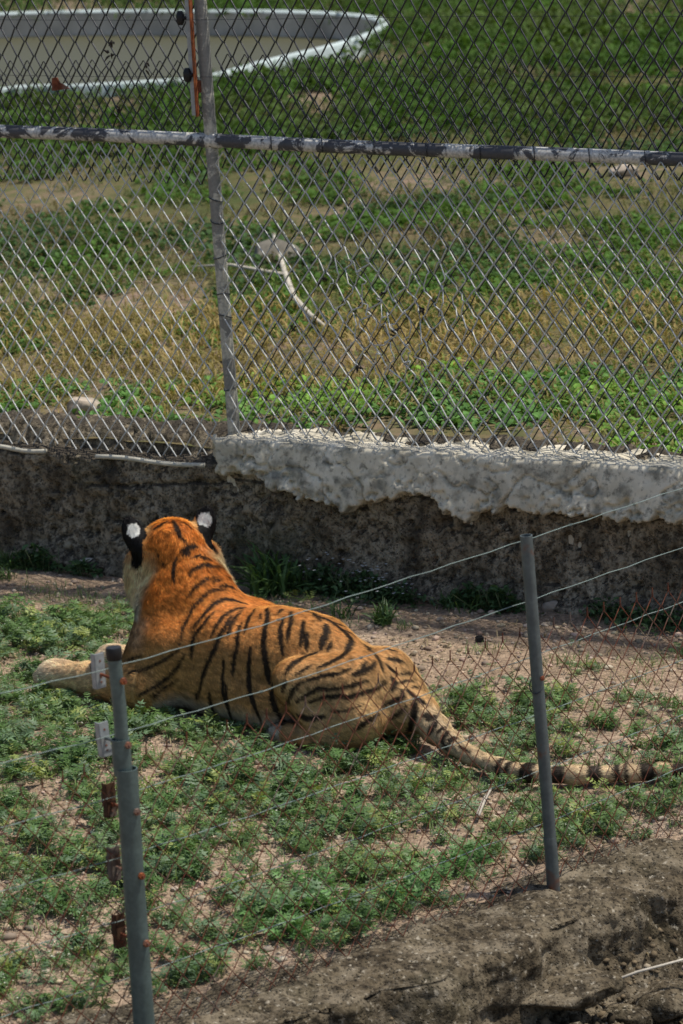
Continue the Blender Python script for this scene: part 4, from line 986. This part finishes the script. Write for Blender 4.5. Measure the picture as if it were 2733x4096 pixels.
# ================================================================== PLANTS
def leafT(kind):
    """template leaf along +x (length 1), z up; returns verts, tris"""
    V, T = [], []
    def tri(*p):
        n = len(V); V.extend(p); T.append((n, n+1, n+2))
    bend = lambda x: (.55*x-.62*x*x)
    if kind == 'lobed':
        for x0, l in ((.22, .26), (.45, .34), (.66, .28)):
            for s in (1, -1):
                tri((x0-.055, s*.012, bend(x0-.05)), (x0+.085, s*.012, bend(x0+.08)), (x0+.15, s*l, bend(x0+.12)-.03))
                tri((x0+.01, s*l*.35, bend(x0)), (x0+.13, s*l*.30, bend(x0+.1)), (x0+.02, s*l*.85, bend(x0+.05)-.02))
        tri((.72, -.075, bend(.72)), (.72, .075, bend(.72)), (1.0, 0, bend(1.0)))
        tri((0, -.02, 0), (0, .02, 0), (.8, 0, bend(.8)))
    elif kind == 'oval':
        xs_ = [(0, .03), (.3, .24), (.6, .26), (.85, .14), (1, .0)]
        for (a, wa), (b, wb) in zip(xs_[:-1], xs_[1:]):
            for s in (1, -1):
                A, B, Cc, D = (a, 0, bend(a)-.0), (a, s*wa, bend(a)+.05), (b, s*wb, bend(b)+.05), (b, 0, bend(b))
                tri(A, B, Cc); tri(A, Cc, D) if wb > 0 else None
    elif kind == 'blade':
        bd = lambda x: .85*x-.75*x*x
        xs_ = [(0, .028), (.35, .032), (.7, .022), (1, 0)]
        for (a, wa), (b, wb) in zip(xs_[:-1], xs_[1:]):
            tri((a, -wa, bd(a)), (a, wa, bd(a)), (b, wb, bd(b)))
            if wb > 0: tri((a, -wa, bd(a)), (b, wb, bd(b)), (b, -wb, bd(b)))
    return np.array(V, float), np.array(T)
LT = {k: leafT(k) for k in ('lobed', 'oval', 'blade')}
def leaves(pos, yaw, pitch, L, kind, col, wide=1.0, roll=None):
    V, T = LT[kind]; n = len(pos); roll = np.zeros(n) if roll is None else roll
    v = V[None]*np.array([1, wide, 1])*L[:, None, None]
    # roll about x, pitch about y, yaw about z
    cr, sr = np.cos(roll)[:, None], np.sin(roll)[:, None]; y_, z_ = v[..., 1]*cr-v[..., 2]*sr, v[..., 1]*sr+v[..., 2]*cr
    cp, sp = np.cos(pitch)[:, None], np.sin(pitch)[:, None]; x_, z_ = v[..., 0]*cp-z_*sp, v[..., 0]*sp+z_*cp
    cy, sy = np.cos(yaw)[:, None], np.sin(yaw)[:, None]
    P = np.stack([x_*cy-y_*sy, x_*sy+y_*cy, z_], -1)+pos[:, None]
    F = (T[None]+np.arange(n)[:, None, None]*len(V)).reshape(-1, 3)
    return P.reshape(-1, 3), F, np.repeat(col, len(V), 0)
class Cloud:
    def __init__(self): self.p = []
    def add(self, *a, **k): self.p.append(leaves(*a, **k))
    def mesh(self, name):
        b = 0; Vs, Fs, Cs = [], [], []
        for V, F, c in self.p: Vs.append(V); Fs.append(F+b); Cs.append(c); b += len(V)
        return arr_mesh(name, np.concatenate(Vs), np.concatenate(Fs), np.concatenate(Cs))
def intiger(x, y):
    p = w2l(np.stack([x, y, np.full_like(x, .03)], -1)); return sdf(p) < .0
# --- yard: low feathery weeds
_x, _y = rng.uniform(-2.2, 2.2, 20000), rng.uniform(12.5, 18.5, 20000)
_m = np.sort(.22*fbm(_x*1.1+5, _y*1.1, 0, 4, 301)+.33*fbm(_x*4.5, _y*4.5, 0, 3, 303)+.45*fbm(_x*10, _y*10, 0, 2, 304)); CDF = (_m, np.linspace(0, 1, len(_m)))
def green_density(x, y):
    s = swall(x, y); n = fbm(x*1.1+5, y*1.1, 0, 4, 301); n2 = fbm(x*4.5, y*4.5, 0, 3, 303)
    t = (x-WA[0])*WD[0]+(y-WA[1])*WD[1]
    n3 = fbm(x*10, y*10, 0, 2, 304)
    pe = np.interp(t, [-1, .3, .9, 1.6, 2.4, 3.2, 4.2], [1.0, .92, .80, .70, .95, 1.28, 1.35])+(n2-.5)*.42     # far edge of the path
    d = sstep(pe-.06, pe+.10, s)
    ed = y-ye(x)
    front = sstep(2.4, .3, ed)                      # thinner and stonier towards the kerb
    mix_ = .22*n+.33*n2+.45*n3
    rank = np.interp(mix_, CDF[0], CDF[1])
    cov = .50-.13*front
    patch = sstep(1-cov-.05, 1-cov+.07, rank)
    d = d*np.maximum(patch*.75, .09)
    tufts = .30*sstep(.64, .74, n2)*sstep(.2, .4, s)*(s < pe)
    return np.clip((d+tufts)*sstep(-.02, .10, ed), 0, 1)
NP = 64000
x = rng.uniform(-2.9, 2.9, NP); y = rng.uniform(11.6, 19.6, NP)
keep = rng.random(NP) < green_density(x, y)*.92
keep &= swall(x, y) > .22; keep &= np.abs(x) < (.105*y+.95)
x, y = x[keep], y[keep]; k_ = ~intiger(x, y); x, y = x[k_], y[k_]
n = len(x); print('weeds', n)
base = np.stack([x, y, gz(x, y)], -1)
psz = np.clip(rng.lognormal(0, .32, n), .5, 1.9)*(.75+.6*fbm(x*2.2, y*2.2, 0, 2, 305))*(.6+.45*np.clip(green_density(x, y), 0, 1))
tint = fbm(x*1.6, y*1.6, 0, 3, 307); tint2 = rng.random(n)
pc = np.array([.066, .150, .036])[None]*(1-tint[:, None])+np.array([.132, .212, .064])[None]*tint[:, None]
blu = (tint2 < .30)[:, None]; pc = np.where(blu, np.array([.125, .20, .10])[None], pc)
yel = (tint2 > .90)[:, None]; pc = np.where(yel, np.array([.24, .29, .075])[None], pc)
cl = Cloud()
for q in range(8):
    m = rng.random(n) < (.98 if q < 5 else .6); nn_ = m.sum()
    yaw = rng.uniform(0, 6.28, nn_); el = rng.uniform(.05, .75, nn_) if q < 5 else rng.uniform(.6, 1.2, nn_)
    L = rng.uniform(.032, .058, nn_)*psz[m]
    pos = base[m]+np.stack([rng.normal(0, .010, nn_), rng.normal(0, .010, nn_), rng.uniform(.0, .036, nn_)*psz[m]], -1)
    cl.add(pos, yaw, el*.8, L, 'lobed', pc[m]*rng.uniform(.75, 1.3, nn_)[:, None], roll=rng.normal(0, .35, nn_))
# grass blades mixed in
m = rng.random(n) < .5; b2 = np.repeat(base[m], 3, 0); n2_ = len(b2)
cl.add(b2+rng.normal(0, .012, (n2_, 3))*[1, 1, 0], rng.uniform(0, 6.28, n2_), rng.uniform(.3, 1.2, n2_), rng.uniform(.04, .085, n2_), 'blade', np.array([.16, .235, .07])*rng.uniform(.6, 1.4, n2_)[:, None], wide=1.1)
# dry straw on the bare patches
ns = 9000; xx = rng.uniform(-2.2, 2.2, ns); yy = rng.uniform(12.5, 18.6, ns); kp = (rng.random(ns) < (1-.7*green_density(xx, yy))) & (swall(xx, yy) > .2) & ~intiger(xx, yy); xx, yy = xx[kp], yy[kp]; ns = len(xx)
cl.add(np.stack([xx, yy, gz(xx, yy)+.006], -1), rng.uniform(0, 6.28, ns), rng.uniform(-.15, .25, ns), rng.uniform(.025, .07, ns), 'blade', np.array([.30, .235, .13])*rng.uniform(.4, 1.25, ns)[:, None], wide=1.3)
# tiny white flower heads
m = rng.random(n) < .10; nb = m.sum()*3; fb = np.repeat(base[m], 3, 0)+np.stack([rng.normal(0, .02, nb), rng.normal(0, .02, nb), rng.uniform(.03, .065, nb)], -1)
cl.add(fb, rng.uniform(0, 6.28, nb), rng.uniform(0, .5, nb), rng.uniform(.005, .009, nb), 'oval', np.array([.55, .56, .45])*rng.uniform(.8, 1.2, nb)[:, None], wide=1.8)
tag(link('ground_weeds', cl.mesh('ground_weeds'), M_LEAF), 'low feathery green weeds covering the yard', 'weeds', kind='stuff')
# pebbles and crumbs
ico = chunk((0, 0, 0), (1, 1, .6), 5, 1); IV = np.array([v.co for v in ico.vertices]); IT = np.array([p_.vertices[:] for p_ in ico.polygons]); bpy.data.meshes.remove(ico)
npb = 17000; xx = rng.uniform(-2.2, 2.2, npb); yy = rng.uniform(11.6, 18.9, npb); kp = (np.abs(xx) < (.105*yy+.35)) & (swall(xx, yy) > .08) & ~intiger(xx, yy); xx, yy = xx[kp], yy[kp]; npb = len(xx)
onk = (ye(xx)-yy > -.03) & (ye(xx)-yy < .47)
kp = ~onk; xx, yy = xx[kp], yy[kp]; npb = len(xx)
rr = np.clip(rng.lognormal(math.log(.0068), .62, npb), .0028, .030)
an = rng.uniform(0, 6.28, npb); v = IV[None]*rr[:, None, None]*rng.uniform(.6, 1.3, (npb, 1, 3))
v = np.stack([v[..., 0]*np.cos(an)[:, None]-v[..., 1]*np.sin(an)[:, None], v[..., 0]*np.sin(an)[:, None]+v[..., 1]*np.cos(an)[:, None], v[..., 2]], -1)+np.stack([xx, yy, gz(xx, yy)+rr*.2], -1)[:, None]
pcol = np.array([.36, .285, .21])*rng.uniform(.45, 1.5, (npb, 1))*rng.uniform(.93, 1.07, (npb, 3))
tag(link('pebbles', arr_mesh('pebbles', v.reshape(-1, 3), (IT[None]+np.arange(npb)[:, None, None]*len(IV)).reshape(-1, 3), np.repeat(pcol, len(IV), 0)), M_PEB), 'loose pebbles and soil crumbs on the yard', 'pebbles', kind='stuff')
# --- single plants at the wall foot and on the path
def tuft(px, py, nb, L, spread, col, name, lab, grp=None, kind='blade', wide=1.0, flowers=0, ht=0.0):
    p = atz(px, py); p = np.array([p[0], p[1], float(gz(p[0], p[1]))]); c_ = Cloud()
    pos = np.stack([rng.normal(0, spread, nb), rng.normal(0, spread, nb), rng.uniform(0, 1, nb)*ht], -1)
    pos[:, 2] *= np.exp(-(pos[:, 0]**2+pos[:, 1]**2)/(2*(spread*1.4)**2)); pos += p
    bad = swall(pos[:, 0], pos[:, 1]) < .06; sh = np.where(bad, .09-swall(pos[:, 0], pos[:, 1]), 0); pos[:, :2] += sh[:, None]*WN[:2]
    el = rng.uniform(.10, 1.15, nb)**1.0 if kind == 'blade' else rng.uniform(-.2, .9, nb)
    c_.add(pos, rng.uniform(0, 6.28, nb), el, rng.uniform(.55, 1.15, nb)*L, kind, np.array(col)*rng.uniform(.6, 1.45, nb)[:, None], wide=wide, roll=rng.normal(0, .3, nb))
    o = empty(name, tuple(p)); tag(o, lab, 'plant' if kind == 'oval' else 'grass', grp)
    tag(link('leaves' if kind == 'oval' else 'blades', c_.mesh('leaves'), M_LEAF if kind == 'oval' else M_GRASS, o), kind='stuff')
    if kind == 'oval':
        m_ = MB()
        for q in range(9):
            a = p+np.array([rng.normal(0, spread*.6), rng.normal(0, spread*.6), -.01]); d_ = np.array([rng.normal(0, .3), rng.normal(0, .3), 1.0]); s_ = swall(a[0], a[1])
            if s_ < .08: a[:2] += (.1-s_)*WN[:2]
            m_.tube([a, a+d_*ht*.5, a+d_*ht*.95], [.003, .0025, .0015], 5)
        tag(m_.build('stems', m_plain('weed_stem', (.09, .12, .05)) if 'weed_stem' not in bpy.data.materials else bpy.data.materials['weed_stem'], o, True), kind='stuff')
    if flowers:
        f_ = Cloud(); fp = p+np.stack([rng.normal(0, spread*1.1, flowers), rng.normal(0, spread*1.1, flowers), rng.uniform(.4, 1.25, flowers)*ht+.01], -1)
        s_ = swall(fp[:, 0], fp[:, 1]); fp[:, :2] += np.where(s_ < .06, .09-s_, 0)[:, None]*WN[:2]
        f_.add(np.repeat(fp, 4, 0), np.tile(np.arange(4)*1.57, flowers), np.full(flowers*4, .3), np.full(flowers*4, .010), 'oval', np.full((flowers*4, 3), .62), wide=1.6)
        tag(link('flowers', f_.mesh('flowers'), M_LEAF, o), kind='stuff')
G1, G2 = (.085, .155, .048), (.07, .13, .048)
tuft(1090, 2360, 150, .26, .065, G1, 'grass_tuft', 'largest dark grass tuft growing at the wall foot right behind the tiger neck', wide=1.1)
tuft(1180, 2345, 60, .18, .05, G1, 'grass_tuft', 'smaller grass tuft beside the rounded grey rock at the wall foot')
tuft(1340, 2355, 420, .042, .10, G2, 'flowering_weed', 'bushy broad-leaved weed at the wall foot between the grass tuft and the white-flowered weeds', kind='oval', flowers=10, ht=.17)
tuft(1480, 2370, 420, .038, .10, G2, 'flowering_weed', 'dark weed dotted with the most small white flowers at the wall foot', kind='oval', flowers=46, ht=.15)
tuft(1600, 2395, 260, .036, .075, G2, 'flowering_weed', 'low white-flowered weed at the bare end of the weeds along the wall', kind='oval', flowers=26, ht=.10)
tuft(1955, 2395, 230, .05, .085, G2, 'leafy_weed', 'dark leafy weed at the wall foot just left of the thin post', kind='oval', ht=.13)
tuft(2060, 2400, 150, .05, .06, G2, 'leafy_weed', 'dark leafy weed at the wall foot right behind the thin post', kind='oval', ht=.12)
tuft(1860, 2410, 90, .11, .07, G1, 'grass_tuft', 'short grass at the wall foot next to the dark leafy weed')
tuft(1530, 2490, 70, .13, .022, G1, 'grass_tuft', 'lone spiky grass tuft in the middle of the dirt path', wide=1.2)
tuft(1370, 2460, 26, .14, .022, G1, 'grass_tuft', 'thin straggly grass tuft on the path edge behind the tiger back', wide=.9)
tuft(1400, 2490, 26, .06, .04, G1, 'grass_tuft', 'tiny grass tuft pressed against the tiger back')
tuft(1610, 2505, 30, .06, .03, G1, 'grass_tuft', 'tiny flat grass tuft beside the lone spiky tuft')
tuft(280, 2210, 260, .045, .075, G2, 'leafy_weed', 'dark leafy weed at the wall foot left of the tiger head', kind='oval', ht=.14)
tuft(130, 2215, 70, .12, .06, G1, 'grass_tuft', 'grass tuft at the wall foot near the short pipe end')
tuft(20, 2300, 60, .10, .035, G1, 'grass_tuft', 'small grass clump on the path far from the tiger, near the wall')
tuft(450, 2235, 90, .05, .05, G2, 'leafy_weed', 'low leafy sprigs at the wall foot hidden behind the tiger cheek', kind='oval', ht=.06)
for i, (x_, y_, n_, s_) in enumerate(((180, 2360, 110, .07), (300, 2385, 150, .08), (430, 2400, 130, .07), (500, 2430, 120, .06), (60, 2380, 40, .05), (390, 2440, 90, .06))):
    tuft(x_, y_, int(n_*.7), .062, s_, (.14, .21, .07), 'grass_tuft', 'short bright grass clump on the path in front of the tiger chest', 'short grass clumps on the path')
for i, (x_, y_, n_, s_) in enumerate(((2250, 2640, 70, .06), (2360, 2660, 50, .05), (2620, 2640, 80, .08), (2540, 2720, 60, .06), (1930, 2590, 60, .05), (2720, 2600, 50, .06))):
    tuft(x_, y_, n_, .055, s_, (.14, .21, .07), 'grass_tuft', 'short grass clump on the trodden path behind the rusty mesh', 'grass clumps on the trodden path')
for i, (x_, y_) in enumerate(((2560, 2480), (2680, 2490), (2460, 2450))):
    tuft(x_, y_, 120, .045, .07, G2, 'leafy_weed', 'dark leafy weed at the wall foot behind the rusty mesh', 'weeds behind the rusty mesh', kind='oval', ht=.10)
# taller dark weed clumps near the kerb
for i, (x_, y_) in enumerate(((1250, 3560), (1310, 3640), (1180, 3740), (1800, 3480), (1700, 3540), (1880, 3440), (1130, 3650), (1620, 3600))):
    p = atz(x_, y_); nb = 70; c_ = Cloud(); pos = np.stack([rng.normal(p[0], .05, nb), rng.normal(p[1], .05, nb), rng.uniform(0, .05, nb)], -1); pos[:, 2] += gz(pos[:, 0], pos[:, 1])
    c_.add(pos, rng.uniform(0, 6.28, nb), rng.uniform(.2, 1.2, nb), rng.uniform(.05, .085, nb), 'lobed', np.array((.11, .23, .065))*rng.uniform(.6, 1.4, nb)[:, None], roll=rng.normal(0, .3, nb))
    o = empty('feathery_weed', (p[0], p[1], 0)); tag(o, 'taller feathery green weed clump near the kerb edge', 'plant', 'tall weed clumps near the kerb'); tag(link('leaves', c_.mesh('leaves'), M_LEAF, o), kind='stuff')
# --- field vegetation, coarser with distance
cl = Cloud()
def band(nmax, y0, y1, dens, Lr, kind, cols, per, wide=1.0, el=(.1, .9), jit=.05, soft=.4):
    yy = rng.uniform(y0-soft, y1+soft, nmax); xx = rng.uniform(-1.12, 1.12, nmax)*(.1*yy+.8); b = -swall(xx, yy)
    w_ = sstep(y0-soft, y0+soft, yy+(fbm(xx*.7, yy*.7, 0, 2, 333)-.5)*2)*sstep(y1+soft, y1-soft, yy+(fbm(xx*.7, yy*.7, 0, 2, 335)-.5)*2)
    k_ = (b > .27) & (rng.random(nmax) < dens(xx, yy)*w_) & ~inpond(xx, yy); xx, yy = xx[k_], yy[k_]
    n = len(xx); p = np.repeat(np.stack([xx, yy, fz(xx, yy)], -1), per, 0); N = n*per
    p = p+np.stack([rng.normal(0, jit, N), rng.normal(0, jit, N), rng.uniform(0, jit*.8, N)], -1)
    t_ = fbm(p[:, 0]*1.3, p[:, 1]*1.3, 0, 3, 331)[:, None]; t_ = sstep(.35, .65, t_); c = (np.array(cols[0])*(1-t_)+np.array(cols[1])*t_)*rng.uniform(.55, 1.45, (N, 1))
    cl.add(p, rng.uniform(0, 6.28, N), rng.uniform(*el, N), rng.uniform(.6, 1.25, N)*Lr, kind, c, wide=wide, roll=rng.normal(0, .3, N))
def nA(f_, s_, lo, hi, sy=.6): return lambda x_, y_: sstep(lo, hi, fbm(x_*f_, y_*f_*sy, 0, 3, s_))
band(5200, 17.0, 20.4, nA(1.7, 341, .36, .50), .047, 'oval', ((.21, .37, .06), (.12, .24, .07)), 9, 1.3, jit=.045)
band(4200, 17.0, 24.0, nA(2.4, 342, .30, .6), .075, 'blade', ((.20, .25, .07), (.26, .21, .09)), 6, 1.6)
band(3200, 20.2, 22.4, nA(1.5, 343, .25, .6), .085, 'blade', ((.36, .27, .11), (.27, .22, .085)), 7, 1.6, jit=.07)
band(4200, 21.4, 24.2, nA(2.2, 344, .42, .54), .045, 'oval', ((0.090, 0.172, 0.037), (0.061, 0.123, 0.041)), 9, 1.2, jit=.045)
band(9000, 23.4, 31.0, nA(1.9, 345, .47, .57), .05, 'oval', ((0.082, 0.156, 0.033), (0.066, 0.119, 0.045)), 8, 1.2, jit=.05, soft=.8)
band(6500, 23.0, 33.0, nA(2.3, 349, .38, .6), .075, 'blade', ((0.115, 0.139, 0.045), (0.164, 0.131, 0.070)), 6, 1.8, jit=.07, soft=.8)
band(16000, 29.5, 46.0, nA(1.2, 347, .42, .54), .075, 'oval', ((0.057, 0.119, 0.021), (0.074, 0.123, 0.029)), 7, 1.3, jit=.08, soft=1)
band(9000, 29.0, 48.0, nA(1.1, 351, .32, .52), .12, 'blade', ((0.057, 0.107, 0.025), (0.082, 0.115, 0.037)), 6, 2.6, jit=.12, soft=1)
tag(link('field_grass', cl.mesh('field_grass'), M_FLEAF), 'patchy grass and leafy weeds over the field', 'grass', kind='stuff')
